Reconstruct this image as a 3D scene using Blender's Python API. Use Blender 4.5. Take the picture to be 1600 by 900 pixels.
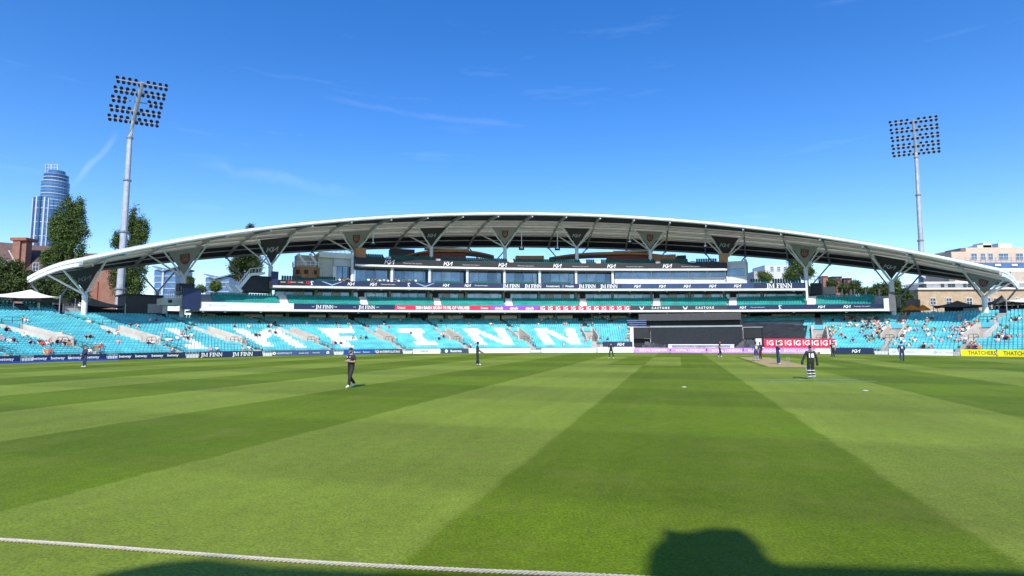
import bpy, bmesh, math, random
import numpy as np
from mathutils import Vector, Matrix
random.seed(7); np.random.seed(7)
R_ = math.radians
for o in list(bpy.data.objects): bpy.data.objects.remove(o)
scene = bpy.context.scene
COL = scene.collection

# ------------------------------------------------------------ camera, sky, sun, exposure
F, HC = 870.0, 2.3                       # focal length in photo pixels (1600 wide), eye height
PITCH, ROLL = math.atan(78/870), R_(-0.2)
SUN_EL, SUN_AZ = R_(42), R_(3)          # azimuth of the direction the light travels, right of +Y
EXPOSURE = 0.55
def ray(x, y):
    u = (x-800)/F; v = -(y-450)/F
    c, s = math.cos(ROLL), math.sin(ROLL)
    u, v = u*c-v*s, u*s+v*c
    return np.array([u, math.cos(PITCH)-v*math.sin(PITCH), math.sin(PITCH)+v*math.cos(PITCH)])
o0 = ray(800, 450)
rgt = ray(800+F, 450)-o0; upv = ray(800, 450-F)-o0
cam = bpy.data.cameras.new('camera'); camo = bpy.data.objects.new('camera', cam); COL.objects.link(camo)
m = Matrix.Identity(4)
for i in range(3):
    m[i][0] = rgt[i]; m[i][1] = upv[i]; m[i][2] = -o0[i]
m[2][3] = HC
camo.matrix_world = m
cam.sensor_width = 36; cam.lens = 36*F/1600; cam.clip_start = .1; cam.clip_end = 6000
scene.camera = camo
w = bpy.data.worlds.new('World'); scene.world = w; w.use_nodes = True
nt = w.node_tree; bg = nt.nodes['Background']
sky = nt.nodes.new('ShaderNodeTexSky'); sky.sky_type = 'NISHITA'; sky.sun_disc = False
sky.sun_elevation = SUN_EL; sky.sun_rotation = math.pi+SUN_AZ   # sun stands behind the viewer
sky.air_density = 1.0; sky.dust_density = 0.3; sky.ozone_density = 3.0; sky.altitude = 30
hs = nt.nodes.new('ShaderNodeHueSaturation'); hs.inputs['Hue'].default_value = .511; hs.inputs['Saturation'].default_value = 1.35; hs.inputs['Value'].default_value = 1.0
nt.links.new(sky.outputs[0], hs.inputs['Color'])
# thin cirrus: stretched noise over the sky direction
tc = nt.nodes.new('ShaderNodeTexCoord'); mp = nt.nodes.new('ShaderNodeMapping')
mp.inputs['Rotation'].default_value = (0, R_(-14), R_(10)); mp.inputs['Scale'].default_value = (1.6, 1.6, 13)
ns = nt.nodes.new('ShaderNodeTexNoise'); ns.inputs['Scale'].default_value = 2.2; ns.inputs['Detail'].default_value = 9; ns.inputs['Roughness'].default_value = .62
rp = nt.nodes.new('ShaderNodeValToRGB'); rp.color_ramp.elements[0].position = .6; rp.color_ramp.elements[1].position = .95
rp.color_ramp.elements[0].color = (0, 0, 0, 1); rp.color_ramp.elements[1].color = (.1, .1, .1, 1)
mx = nt.nodes.new('ShaderNodeMixRGB'); mx.inputs[2].default_value = (6.5, 8.2, 10.5, 1)
nt.links.new(tc.outputs['Generated'], mp.inputs[0]); nt.links.new(mp.outputs[0], ns.inputs[0]); nt.links.new(ns.outputs[0], rp.inputs[0])
nt.links.new(rp.outputs[0], mx.inputs[0]); nt.links.new(hs.outputs[0], mx.inputs[1]); skyout = mx.outputs[0]
def streak(a, b, wid, amt):              # a thin cirrus band or contrail along a great circle
    global skyout
    d0, d1 = Vector(ray(*a)).normalized(), Vector(ray(*b)).normalized(); n = d0.cross(d1).normalized(); mid = (d0+d1).normalized(); al = n.cross(mid).normalized(); half = abs(d1.dot(al))
    def dot(v):
        q = nt.nodes.new('ShaderNodeVectorMath'); q.operation = 'DOT_PRODUCT'; q.inputs[1].default_value = v; nt.links.new(tc.outputs['Generated'], q.inputs[0]); return q.outputs['Value']
    def mr(s, a0, a1, b0, b1):
        q = nt.nodes.new('ShaderNodeMapRange'); q.interpolation_type = 'SMOOTHSTEP'
        for i, v in enumerate((a0, a1, b0, b1)): q.inputs[i+1].default_value = v
        nt.links.new(s, q.inputs[0]); return q.outputs[0]
    def mt(op, s, t):
        q = nt.nodes.new('ShaderNodeMath'); q.operation = op
        for i, v in enumerate((s, t)):
            if isinstance(v, float): q.inputs[i].default_value = v
            elif v is not None: nt.links.new(v, q.inputs[i])
        return q.outputs[0]
    wn = nt.nodes.new('ShaderNodeTexNoise'); wn.inputs['Scale'].default_value = 22; wn.inputs['Detail'].default_value = 6; nt.links.new(tc.outputs['Generated'], wn.inputs[0])
    off = mt('MULTIPLY', mt('SUBTRACT', wn.outputs[0], .5), wid*2.2)
    across = mr(mt('ABSOLUTE', mt('ADD', dot(n), off), None), 0., wid, 1., 0.); along = mr(mt('ABSOLUTE', dot(al), None), half*.35, half, 1., 0.)
    f = mt('MULTIPLY', mt('MULTIPLY', across, along), mt('MULTIPLY', wn.outputs[0], amt*2))
    ad = nt.nodes.new('ShaderNodeMixRGB'); ad.inputs[2].default_value = (7.6, 8.2, 9.0, 1); nt.links.new(f, ad.inputs[0]); nt.links.new(skyout, ad.inputs[1]); skyout = ad.outputs[0]
streak((100, 300), (190, 205), .0065, .08); streak((280, 250), (580, 308), .014, .035); streak((490, 148), (680, 184), .007, .025); streak((630, 178), (800, 194), .009, .03)
nt.links.new(skyout, bg.inputs[0])
bg.inputs[1].default_value = .15
SDIR = np.array([math.sin(SUN_AZ)*math.cos(SUN_EL), math.cos(SUN_AZ)*math.cos(SUN_EL), -math.sin(SUN_EL)])
sun = bpy.data.lights.new('sun', 'SUN'); sun.energy = 3.9; sun.angle = R_(.53); sun.color = (1, .955, .88)
suno = bpy.data.objects.new('sun', sun); COL.objects.link(suno)
suno.rotation_euler = Vector(SDIR).to_track_quat('-Z', 'Y').to_euler()
vs = scene.view_settings; vs.view_transform = 'Standard'; vs.look = 'None'; vs.exposure = EXPOSURE; vs.gamma = 1; vs.use_curve_mapping = False
scene.render.engine = 'CYCLES'

# ------------------------------------------------------------ geometry of the place
CX, CY = 8.0, 30.0                       # centre of the oval
RB = 82.0                                # boundary boards
def gz(X, Y):                            # the outfield falls away towards the boundary
    r = np.hypot(X-CX, Y-CY); t = np.clip((r-50)/30, 0, 1)
    return -.66*t*t*(3-2*t)
def P(ph, r, z): return (CX+r*math.sin(ph), CY+r*math.cos(ph), z)
def xr(x, r, y=480):                     # pixel column -> bearing on the ring of radius r
    d = ray(x, y); t = d[0]/d[1]
    a = 1+t*t; b = -2*(t*CX+CY); c = CX*CX+CY*CY-r*r
    Y = (-b+math.sqrt(b*b-4*a*c))/(2*a); X = t*Y
    return math.atan2(X-CX, Y-CY)
def zr(x, y, r):
    ph = xr(x, r, y); Y = CY+r*math.cos(ph); d = ray(x, y)
    return HC+d[2]/d[1]*Y
def pt(x, y, r):
    ph = xr(x, r, y); return np.array(P(ph, r, zr(x, y, r)))
def atY(x, y, Y):
    d = ray(x, y); return np.array([d[0]/d[1]*Y, Y, HC+d[2]/d[1]*Y])
def gnd(x, y, z=0.):
    for _ in range(4):
        d = ray(x, y); t = (z-HC)/d[2]; X, Y = d[0]*t, d[1]*t; z = float(gz(X, Y))
    return X, Y, z
def proj(p):                             # point -> photo pixel
    v = np.array(p)-np.array([0, 0, HC]); d = v@o0; return 800+F*(v@rgt)/d, 450-F*(v@upv)/d
def zfun(pts, r, deg=2):
    ph = [xr(x, r, y) for x, y in pts]; z = [zr(x, y, r) for x, y in pts]
    c = np.polyfit(ph, z, deg); return lambda p: float(np.polyval(c, p))
def zlin(pts, r):
    ph = [xr(x, r, y) for x, y in pts]; z = [zr(x, y, r) for x, y in pts]
    return lambda p: float(np.interp(p, ph, z))

# ------------------------------------------------------------ materials
MATS = {}
def mat(name, col, rough=.6, var=.12, scale=3., metal=0., bump=0., spec=.5, bscale=None, dirt=0.):
    if name in MATS: return MATS[name]
    m = bpy.data.materials.new(name); m.use_nodes = True; t = m.node_tree; b = t.nodes['Principled BSDF']
    b.inputs['Roughness'].default_value = rough; b.inputs['Metallic'].default_value = metal
    b.inputs['Specular IOR Level'].default_value = spec
    g = t.nodes.new('ShaderNodeNewGeometry'); n = t.nodes.new('ShaderNodeTexNoise')
    n.inputs['Scale'].default_value = scale; n.inputs['Detail'].default_value = 6
    t.links.new(g.outputs['Position'], n.inputs['Vector'])
    mr = t.nodes.new('ShaderNodeMapRange'); mr.inputs[1].default_value = .3; mr.inputs[2].default_value = .7
    mr.inputs[3].default_value = 1-var; mr.inputs[4].default_value = 1+var
    t.links.new(n.outputs[0], mr.inputs[0])
    mu = t.nodes.new('ShaderNodeMixRGB'); mu.blend_type = 'MULTIPLY'; mu.inputs[0].default_value = 1; mu.inputs[1].default_value = (*col, 1)
    t.links.new(mr.outputs[0], mu.inputs[2]); out = mu.outputs[0]
    if dirt:
        n2 = t.nodes.new('ShaderNodeTexNoise'); n2.inputs['Scale'].default_value = scale*.35; n2.inputs['Detail'].default_value = 8
        mp = t.nodes.new('ShaderNodeMapping'); mp.inputs['Scale'].default_value = (1, 1, .25)
        t.links.new(g.outputs['Position'], mp.inputs[0]); t.links.new(mp.outputs[0], n2.inputs[0])
        r2 = t.nodes.new('ShaderNodeMapRange'); r2.inputs[1].default_value = .5; r2.inputs[2].default_value = .75; r2.inputs[3].default_value = 0; r2.inputs[4].default_value = dirt
        t.links.new(n2.outputs[0], r2.inputs[0])
        m2 = t.nodes.new('ShaderNodeMixRGB'); m2.inputs[2].default_value = (.12, .11, .1, 1)
        t.links.new(r2.outputs[0], m2.inputs[0]); t.links.new(out, m2.inputs[1]); out = m2.outputs[0]
    t.links.new(out, b.inputs['Base Color'])
    if bump:
        bn = t.nodes.new('ShaderNodeBump'); bn.inputs['Strength'].default_value = bump; bn.inputs['Distance'].default_value = .05
        n3 = t.nodes.new('ShaderNodeTexNoise'); n3.inputs['Scale'].default_value = bscale or scale*4; n3.inputs['Detail'].default_value = 5
        t.links.new(g.outputs['Position'], n3.inputs['Vector']); t.links.new(n3.outputs[0], bn.inputs['Height']); t.links.new(bn.outputs[0], b.inputs['Normal'])
    MATS[name] = m; return m
def brickmat(name, c1, c2, mortar, scale=1., rough=.85):
    if name in MATS: return MATS[name]
    m = mat(name, c1, rough, .15, .8); t = m.node_tree; b = t.nodes['Principled BSDF']
    g = t.nodes.new('ShaderNodeNewGeometry'); mp = t.nodes.new('ShaderNodeMapping'); mp.inputs['Rotation'].default_value = (R_(90), 0, 0)
    br = t.nodes.new('ShaderNodeTexBrick'); br.inputs['Scale'].default_value = scale; br.inputs['Color1'].default_value = (*c1, 1); br.inputs['Color2'].default_value = (*c2, 1); br.inputs['Mortar'].default_value = (*mortar, 1)
    br.inputs['Brick Width'].default_value = .45; br.inputs['Row Height'].default_value = .15; br.inputs['Mortar Size'].default_value = .015
    t.links.new(g.outputs['Position'], mp.inputs[0]); t.links.new(mp.outputs[0], br.inputs[0])
    mu = t.nodes.new('ShaderNodeMixRGB'); mu.blend_type = 'MULTIPLY'; mu.inputs[0].default_value = 1
    src = b.inputs['Base Color'].links[0].from_socket; old = b.inputs['Base Color'].links[0].from_node
    old.inputs[1].default_value = (1, 1, 1, 1)
    t.links.new(br.outputs[0], mu.inputs[1]); t.links.new(src, mu.inputs[2]); t.links.new(mu.outputs[0], b.inputs['Base Color'])
    return m
def glassmat(name, col, rough=.06, metal=0.):
    m = mat(name, col, rough, .25, .6, spec=.9, metal=metal); return m

# ------------------------------------------------------------ mesh helpers
class MB:
    def __init__(s): s.v = []; s.f = []; s.mi = []
    def add(s, vs, fs, mi=0):
        n = len(s.v); s.v += [tuple(map(float, p)) for p in vs]; s.f += [tuple(i+n for i in f) for f in fs]; s.mi += [mi]*len(fs); return s
    def hexa(s, p, mi=0):               # 8 points: bottom 4 then top 4
        return s.add(p, [(3, 2, 1, 0), (4, 5, 6, 7), (0, 1, 5, 4), (1, 2, 6, 5), (2, 3, 7, 6), (3, 0, 4, 7)], mi)
    def box(s, a, b, mi=0):
        x0, y0, z0 = a; x1, y1, z1 = b
        return s.hexa([(x0, y0, z0), (x1, y0, z0), (x1, y1, z0), (x0, y1, z0), (x0, y0, z1), (x1, y0, z1), (x1, y1, z1), (x0, y1, z1)], mi)
    def arc(s, p0, p1, r0, r1, z0, z1, n=0, mi=0):   # ring segment; z0/z1 numbers or functions of bearing
        f0 = z0 if callable(z0) else (lambda p: z0); f1 = z1 if callable(z1) else (lambda p: z1)
        n = n or max(1, int(abs(p1-p0)/.03)); A = []
        for i in range(n+1):
            ph = p0+(p1-p0)*i/n; a, b = f0(ph), f1(ph)
            A += [P(ph, r0, a), P(ph, r1, a), P(ph, r1, b), P(ph, r0, b)]
        fs = [(0, 1, 2, 3), (4*n+3, 4*n+2, 4*n+1, 4*n)]
        for i in range(n):
            k = 4*i
            for j in range(4): fs.append((k+j, k+4+j, k+4+(j+1) % 4, k+(j+1) % 4))
        return s.add(A, fs, mi)
    def tube(s, pts, rad, n=8, mi=0, caps=True):
        pts = [np.array(p, float) for p in pts]; rads = rad if hasattr(rad, '__len__') else [rad]*len(pts); V = []; fs = []
        for i, p in enumerate(pts):
            d = pts[min(i+1, len(pts)-1)]-pts[max(i-1, 0)]; d /= np.linalg.norm(d)+1e-12
            a = np.cross(d, (0, 0, 1)) if abs(d[2]) < .95 else np.cross(d, (1, 0, 0)); a /= np.linalg.norm(a); b = np.cross(d, a)
            for k in range(n):
                t = 2*math.pi*(k+.5)/n; V.append(p+rads[i]*(a*math.cos(t)+b*math.sin(t)))
        for i in range(len(pts)-1):
            for k in range(n): fs.append((i*n+k, i*n+(k+1) % n, (i+1)*n+(k+1) % n, (i+1)*n+k))
        if caps: fs += [tuple(range(n-1, -1, -1)), tuple(range((len(pts)-1)*n, len(pts)*n))]
        return s.add(V, fs, mi)
    def beam(s, a, b, wd, h, mi=0, up=(0, 0, 1)):
        a, b = np.array(a, float), np.array(b, float); d = b-a; d /= np.linalg.norm(d); u = np.array(up, float)
        sd = np.cross(d, u); sd /= np.linalg.norm(sd); u = np.cross(sd, d); q = []
        for p in (a, b):
            q.append([p+sd*wd/2*i+u*h/2*j for i, j in ((-1, -1), (1, -1), (1, 1), (-1, 1))])
        return s.add(q[0]+q[1], [(0, 1, 2, 3), (7, 6, 5, 4), (0, 4, 5, 1), (1, 5, 6, 2), (2, 6, 7, 3), (3, 7, 4, 0)], mi)
    def lathe(s, c, prof, n=24, mi=0):
        V = []; fs = []
        for r, z in prof:
            for k in range(n):
                t = 2*math.pi*k/n; V.append((c[0]+r*math.cos(t), c[1]+r*math.sin(t), c[2]+z))
        for i in range(len(prof)-1):
            for k in range(n): fs.append((i*n+k, i*n+(k+1) % n, (i+1)*n+(k+1) % n, (i+1)*n+k))
        fs += [tuple(range(n-1, -1, -1)), tuple(range((len(prof)-1)*n, len(prof)*n))]
        return s.add(V, fs, mi)
    def mesh(s, name, mats):
        me = bpy.data.meshes.new(name); me.from_pydata(s.v, [], s.f)
        for m in (mats if isinstance(mats, (list, tuple)) else [mats]): me.materials.append(m)
        if len(set(s.mi)) > 1: me.polygons.foreach_set('material_index', s.mi)
        bm = bmesh.new(); bm.from_mesh(me); bmesh.ops.recalc_face_normals(bm, faces=bm.faces); bm.to_mesh(me); bm.free()
        return me
    def build(s, name, mats, parent=None, label=None, cat=None, group=None, kind=None, smooth=False):
        me = s.mesh(name, mats)
        if smooth: me.polygons.foreach_set('use_smooth', [True]*len(me.polygons)); me.set_sharp_from_angle(angle=R_(40))
        return link(name, me, parent, label, cat, group, kind)
def tag(o, label=None, cat=None, group=None, kind=None):
    if label: o['label'] = label
    if cat: o['category'] = cat
    if group: o['group'] = group
    if kind: o['kind'] = kind
    return o
def link(name, me, parent=None, label=None, cat=None, group=None, kind=None):
    o = bpy.data.objects.new(name, me); COL.objects.link(o)
    if parent:
        o.parent = parent
        if parent.parent is None: o.location = -parent.location   # meshes are written in world coordinates
    return tag(o, label, cat, group, kind)
def thing(name, loc, label, cat, group=None):
    o = bpy.data.objects.new(name, None); COL.objects.link(o); o.location = loc; o.empty_display_size = .3
    return tag(o, label, cat, group)
def pbox(x0, x1, y0, y1, r, dep, mb=None, mi=0):     # block seen between pixels x0..x1, y0 (top)..y1, its front on ring r
    mb = mb or MB(); a, b = xr(x0, r, (y0+y1)/2), xr(x1, r, (y0+y1)/2); xm = (x0+x1)/2
    return mb.arc(a, b, r, r+dep, zr(xm, y1, r), zr(xm, y0, r), mi=mi)
def bbox(x0, x1, y0, y1, Y, dep, mb=None, mi=0, zb=None):
    mb = mb or MB(); xm = (x0+x1)/2; ym = (y0+y1)/2
    return mb.box((atY(x0, ym, Y)[0], Y, atY(xm, y1, Y)[2] if zb is None else zb), (atY(x1, ym, Y)[0], Y+dep, atY(xm, y0, Y)[2]), mi)

# ------------------------------------------------------------ lettering
TCACHE = {}
def glyphs(s, bold=0.):
    if (s, bold) in TCACHE: return TCACHE[s, bold]
    cu = bpy.data.curves.new('lettering', 'FONT'); cu.body = s; cu.resolution_u = 2; cu.offset = bold
    o = bpy.data.objects.new('lettering', cu); COL.objects.link(o); bpy.context.view_layer.update()
    me = o.to_mesh(); V = np.array([tuple(v.co[:2]) for v in me.vertices]); Fs = [tuple(p.vertices) for p in me.polygons]
    o.to_mesh_clear(); bpy.data.objects.remove(o); bpy.data.curves.remove(cu)
    V -= V.min(0); V /= max(1e-6, V[:, 1].max()); TCACHE[s, bold] = (V, Fs); return V, Fs
def strokes(lines, wd):                 # poly-line strokes as quads, unit height
    V = []; Fs = []
    for ln in lines:
        for a, b in zip(ln[:-1], ln[1:]):
            a, b = np.array(a, float), np.array(b, float); d = (b-a)/np.linalg.norm(b-a); n = np.array([-d[1], d[0]])*wd/2; e = d*wd*.3
            k = len(V); V += [a-e-n, b+e-n, b+e+n, a-e+n]; Fs.append((k, k+1, k+2, k+3))
    return np.array(V), Fs
KIA = strokes([[(0, 0), (0, 1)], [(.0, .33), (.78, 1)], [(.34, .66), (.86, 0), (1.1, 0), (1.1, 1)], [(1.1, 0), (2.05, 1), (2.05, 0)]], .2)
KIA[0][:, 0] += .28*KIA[0][:, 1]
def serif(word):                         # roman capitals with thick and thin stems
    V = []; Fs = []; x = 0
    def q(a, b, c, d):
        k = len(V); V.extend([a, b, c, d]); Fs.append((k, k+1, k+2, k+3))
    def bar(x0, x1, y0, y1): q((x0, y0), (x1, y0), (x1, y1), (x0, y1))
    for ch in word:
        if ch == 'J': bar(.18, .38, 0.05, 1) if 0 else None
        L = {'J': .5, 'M': 1.15, 'F': .72, 'I': .42, 'N': .98, ' ': .35}[ch]; k0 = len(V)
        if ch == 'J':
            bar(.2, .4, -.12, .92); bar(.08, .5, .92, 1); q((-.05, -.2), (.3, -.2), (.4, -.1), (.0, -.06))
        elif ch == 'I': bar(.1, .3, .08, .92); bar(0, .4, .92, 1); bar(0, .4, 0, .08)
        elif ch == 'F': bar(.1, .3, .08, .92); bar(0, .66, .9, 1); bar(0, .42, 0, .08); bar(.3, .52, .46, .55); bar(.57, .66, .7, .9); bar(.48, .54, .36, .64)
        elif ch == 'N': bar(.08, .2, .08, .92); bar(0, .3, 0, .08); bar(.74, .86, 0, .92); bar(.66, .95, .92, 1); q((.02, 1), (.25, 1), (.85, 0), (.72, 0))
        elif ch == 'M': bar(.1, .18, .08, .92); bar(0, .28, 0, .08); bar(.86, 1.05, .08, .92); bar(.76, 1.13, 0, .08); q((.04, 1), (.27, 1), (.6, .1), (.5, 0)); q((.5, 0), (.58, .05), (.95, 1), (.86, 1)); bar(0, .2, .92, 1); bar(.9, 1.13, .92, 1)
        for i in range(k0, len(V)): V[i] = (V[i][0]+x, V[i][1])
        x += L
    return np.array(V), Fs
JMF = serif('JM FINN')
FIG = strokes([[(.1, 0), (.25, .45), (.05, .75), (.2, 1)], [(.25, .45), (.5, .1)], [(.2, .7), (.5, .95), (.6, .8)]], .13)
CHEV = (np.array([(0, 1.), (.5, .95), (1.9, .25), (1.9, 0), (3.3, .95), (3.8, 1), (1.9, .45)]), [(0, 1, 2, 3), (3, 2, 4, 5), ])
CHEV = (np.array([(0, .95), (.2, 1), (1.9, .3), (1.9, 0), (3.6, 1), (3.8, .95)]), [(0, 3, 2, 1), (2, 3, 5, 4)])
SHIELD = None
def ring(ro, ri, n=16):
    V = []; 
    for k in range(n): t = 2*math.pi*k/n; V += [(.5+ro*math.cos(t), .5+ro*math.sin(t)), (.5+ri*math.cos(t), .5+ri*math.sin(t))]
    return np.array(V), [(2*k, (2*k+2) % (2*n), (2*k+3) % (2*n), 2*k+1) for k in range(n)]
def arc_text(mb, g, xc, r, zc, hpx=None, h=None, mi=0, squeeze=1., left=None, zfn=None):
    """flat print centred on pixel column xc of ring r; h in metres; returns right-hand bearing"""
    V, Fs = g; wd = V[:, 0].max()*h*squeeze; ph0 = (xr(xc, r)-wd/2/r) if left is None else left
    out = []
    for u, v in V:
        ph = ph0+u*h*squeeze/r; zz = zfn(ph) if zfn else zc; out.append(P(ph, r-.03, zz+(v-.5)*h))
    mb.add(out, Fs, mi); return ph0+wd/r

# ============================================================ GROUND
def field_material():
    m = bpy.data.materials.new('mown_grass'); m.use_nodes = True; t = m.node_tree; b = t.nodes['Principled BSDF']; N = t.nodes.new; L = t.links.new
    b.inputs['Roughness'].default_value = .75; b.inputs['Specular IOR Level'].default_value = .1
    g = N('ShaderNodeNewGeometry'); sp = N('ShaderNodeSeparateXYZ')
    rot = N('ShaderNodeVectorRotate'); rot.rotation_type = 'Z_AXIS'; rot.inputs['Angle'].default_value = R_(16.5); L(g.outputs['Position'], rot.inputs['Vector'])
    wob = N('ShaderNodeTexNoise'); wob.inputs['Scale'].default_value = .5; wob.inputs['Detail'].default_value = 9; wob.inputs['Roughness'].default_value = .7; L(g.outputs['Position'], wob.inputs['Vector'])
    L(rot.outputs[0], sp.inputs[0])
    def math_(op, a, bb=None, c=None, clamp=False):
        n = N('ShaderNodeMath'); n.operation = op; n.use_clamp = clamp
        for i, q in enumerate((a, bb, c)):
            if q is None: continue
            if isinstance(q, (int, float)): n.inputs[i].default_value = q
            else: L(q, n.inputs[i])
        return n.outputs[0]
    wv = math_('MULTIPLY_ADD', wob.outputs[0], .4, -.2)
    n_ = math_('ADD', sp.outputs[0], wv)          # across the mowing direction
    v_ = math_('ADD', sp.outputs[1], wv)          # along it
    def stripe(val, off, period, soft):           # 1 on one half, 0 on the other
        q = math_('SINE', math_('MULTIPLY', math_('SUBTRACT', val, off), 2*math.pi/period)); return math_('MULTIPLY_ADD', q, soft, .5, True)
    big = stripe(n_, -2.8, 12.0, 14)               # dark between -2.8 and 3.2
    small = stripe(n_, .2, 6.0, 9)
    insq = math_('MULTIPLY', math_('GREATER_THAN', v_, 47.5), math_('LESS_THAN', v_, 69)); insq2 = math_('MULTIPLY', insq, math_('MULTIPLY', math_('GREATER_THAN', n_, -8.8), math_('LESS_THAN', n_, 21)))
    mixs = N('ShaderNodeMix'); L(insq2, mixs.inputs[0]); L(big, mixs.inputs[2]); L(small, mixs.inputs[3])
    cross = stripe(v_, 2.0, 12.0, 3)
    light, dark = (.166, .226, .025), (.102, .16, .005)
    c1 = N('ShaderNodeMixRGB'); c1.inputs[1].default_value = (*light, 1); c1.inputs[2].default_value = (*dark, 1); L(mixs.outputs[0], c1.inputs[0])
    cm = math_('MULTIPLY_ADD', cross, .2, .9)
    def noise(scale, det, lo, hi, rough=.6):
        q = N('ShaderNodeTexNoise'); q.inputs['Scale'].default_value = scale; q.inputs['Detail'].default_value = det; q.inputs['Roughness'].default_value = rough; L(g.outputs['Position'], q.inputs['Vector'])
        r = N('ShaderNodeMapRange'); r.inputs[1].default_value = .3; r.inputs[2].default_value = .7; r.inputs[3].default_value = lo; r.inputs[4].default_value = hi; L(q.outputs[0], r.inputs[0]); return r.outputs[0], q
    blade, bq = noise(26, 5, .3, 1.7, .85); patch, _ = noise(.22, 5, .86, 1.14); mid, _ = noise(4.0, 8, .78, 1.22, .8)
    cv = N('ShaderNodeCombineXYZ'); L(math_('MULTIPLY', sp.outputs[0], 1.5), cv.inputs[0]); L(math_('MULTIPLY', sp.outputs[1], .03), cv.inputs[1])
    ml = N('ShaderNodeTexNoise'); ml.inputs['Scale'].default_value = 1; ml.inputs['Detail'].default_value = 3; L(cv.outputs[0], ml.inputs['Vector']); mlr = math_('MULTIPLY_ADD', ml.outputs[0], .34, .83)
    fac = math_('MULTIPLY', math_('MULTIPLY', blade, patch), math_('MULTIPLY', math_('MULTIPLY', mid, cm), mlr))
    mu = N('ShaderNodeMixRGB'); mu.blend_type = 'MULTIPLY'; mu.inputs[0].default_value = 1; L(c1.outputs[0], mu.inputs[1]); L(fac, mu.inputs[2])
    # worn yellowish patches
    wr, _ = noise(.6, 7, 0, 1, .7); wk = math_('MULTIPLY', math_('POWER', wr, 3.0), .4)
    ye = N('ShaderNodeMixRGB'); ye.inputs[2].default_value = (.2, .19, .05, 1); L(wk, ye.inputs[0]); L(mu.outputs[0], ye.inputs[1])
    L(ye.outputs[0], b.inputs['Base Color'])
    bn = N('ShaderNodeBump'); bn.inputs['Strength'].default_value = .55; bn.inputs['Distance'].default_value = .03; L(bq.outputs[0], bn.inputs['Height']); L(bn.outputs[0], b.inputs['Normal'])
    return m
def ring_sheet(radii, zf, n, c=(CX, CY)):
    V = [(c[0], c[1], zf(0))]; Fs = []
    for r in radii:
        for k in range(n): t = 2*math.pi*k/n; V.append((c[0]+r*math.sin(t), c[1]+r*math.cos(t), zf(r)))
    for k in range(n): Fs.append((0, 1+(k+1) % n, 1+k))
    for i in range(len(radii)-1):
        a = 1+i*n; b = a+n
        for k in range(n): Fs.append((a+k, a+(k+1) % n, b+(k+1) % n, b+k))
    return MB().add(V, Fs)
zrad = lambda r: float(gz(CX+r, CY))
ring_sheet([20, 40, 48, 52, 56, 60, 64, 68, 72, 76, 80, 83.5], zrad, 120).build('outfield', field_material(), kind='structure', smooth=True)
ring_sheet([100, 200, 400, 1000, 3000, 5500], lambda r: -1.4, 64).build('ground', mat('asphalt', (.06, .06, .062), .9, .2, .3), kind='structure')
# pitch strip and creases, in mowing coordinates (n across, v along)
cA, sA = math.cos(R_(16.5)), math.sin(R_(16.5))
def nv(n, v, z=0.): return (n*cA+v*sA, -n*sA+v*cA, z)
def nvsheet(n0, n1, v0, v1, z, mb=None):
    mb = mb or MB(); return mb.add([nv(n0, v0, z), nv(n1, v0, z), nv(n1, v1, z), nv(n0, v1, z)], [(0, 1, 2, 3)])
nvsheet(6.7, 9.8, 47.3, 69, .005).build('pitch', mat('pitch_clay', (.36, .27, .11), .9, .16, 1.2), kind='structure')
white = mat('white_paint', (.8, .8, .78), .6, .06, 2)
mk = MB()
for v in (48.4, 66.9):
    nvsheet(6.75, 9.75, v, v+.06, .010, mk)
for v in (49.6, 65.7): nvsheet(6.75, 9.75, v, v+.06, .010, mk)
mk.build('crease_lines', white, kind='structure')
# faded painted outline on the grass in front of the wicket
pm = mat('faded_paint', (.16, .34, .22), .8, .3, 3)
mk = MB()
for (xa, xb, y) in ((1182, 1262, 594), (1205, 1252, 596.5), (1240, 1340, 593.2), (1275, 1300, 597.5), (1300, 1372, 596)):
    a, b = gnd(xa, y), gnd(xb, y); mk.add([(a[0], a[1], .006), (b[0], b[1], .006), (b[0], b[1]+.22, .006), (a[0], a[1]+.22, .006)], [(0, 1, 2, 3)])
mk.build('painted_outline', pm, kind='structure')
# discs left on the grass (fielding circle markers)
for i, (x, y, lab) in enumerate(((1069, 605, 'white fielding disc on the dark mown stripe, nearest the screen'), (1352, 610.5, 'white fielding disc on the pale stripe right of the wicketkeeper'))):
    X, Y, z = gnd(x, y); MB().lathe((X, Y, z+.003), [(.12, 0), (.115, .015), (.06, .03), (.05, .025)], 14).build('fielding_disc', mat('disc_plastic', (.42, .46, .36), .6, .1, 3), label=lab, cat='marker', group='fielding discs on the grass')

# boundary rope: three twisted strands lying on the grass
rp0 = [np.array(gnd(x, y)) for x, y in ((-160, 838), (0, 847.5), (250, 864), (500, 880), (750, 895), (1010, 908), (1300, 921), (1700, 936))]
ropem = mat('rope_fibre', (.5, .46, .4), .9, .18, 40, bump=.4, bscale=180)
rope = thing('boundary_rope', tuple(rp0[0]), 'thick white twisted boundary rope lying across the grass in front', 'rope')
cum = [0]
for a, b in zip(rp0[:-1], rp0[1:]): cum.append(cum[-1]+np.linalg.norm(b-a))
T = np.linspace(0, cum[-1], int(cum[-1]/.016)); ctr = np.stack([np.interp(T, cum, [p[i] for p in rp0]) for i in range(3)], 1)
ctr[:, 1] += .03*np.sin(T*.9)
dirn = np.gradient(ctr, axis=0); dirn /= np.linalg.norm(dirn, axis=1)[:, None]; side = np.cross(dirn, (0, 0, 1))
for k in range(3):
    an = T*2*math.pi/.16+k*2*math.pi/3; off = side*np.cos(an)[:, None]*.0118+np.array([0, 0, 1])*np.sin(an)[:, None]*.0118
    MB().tube(ctr+off+np.array([0, 0, .019]), .0096, 7).build('strand', ropem, rope, smooth=True)

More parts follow.
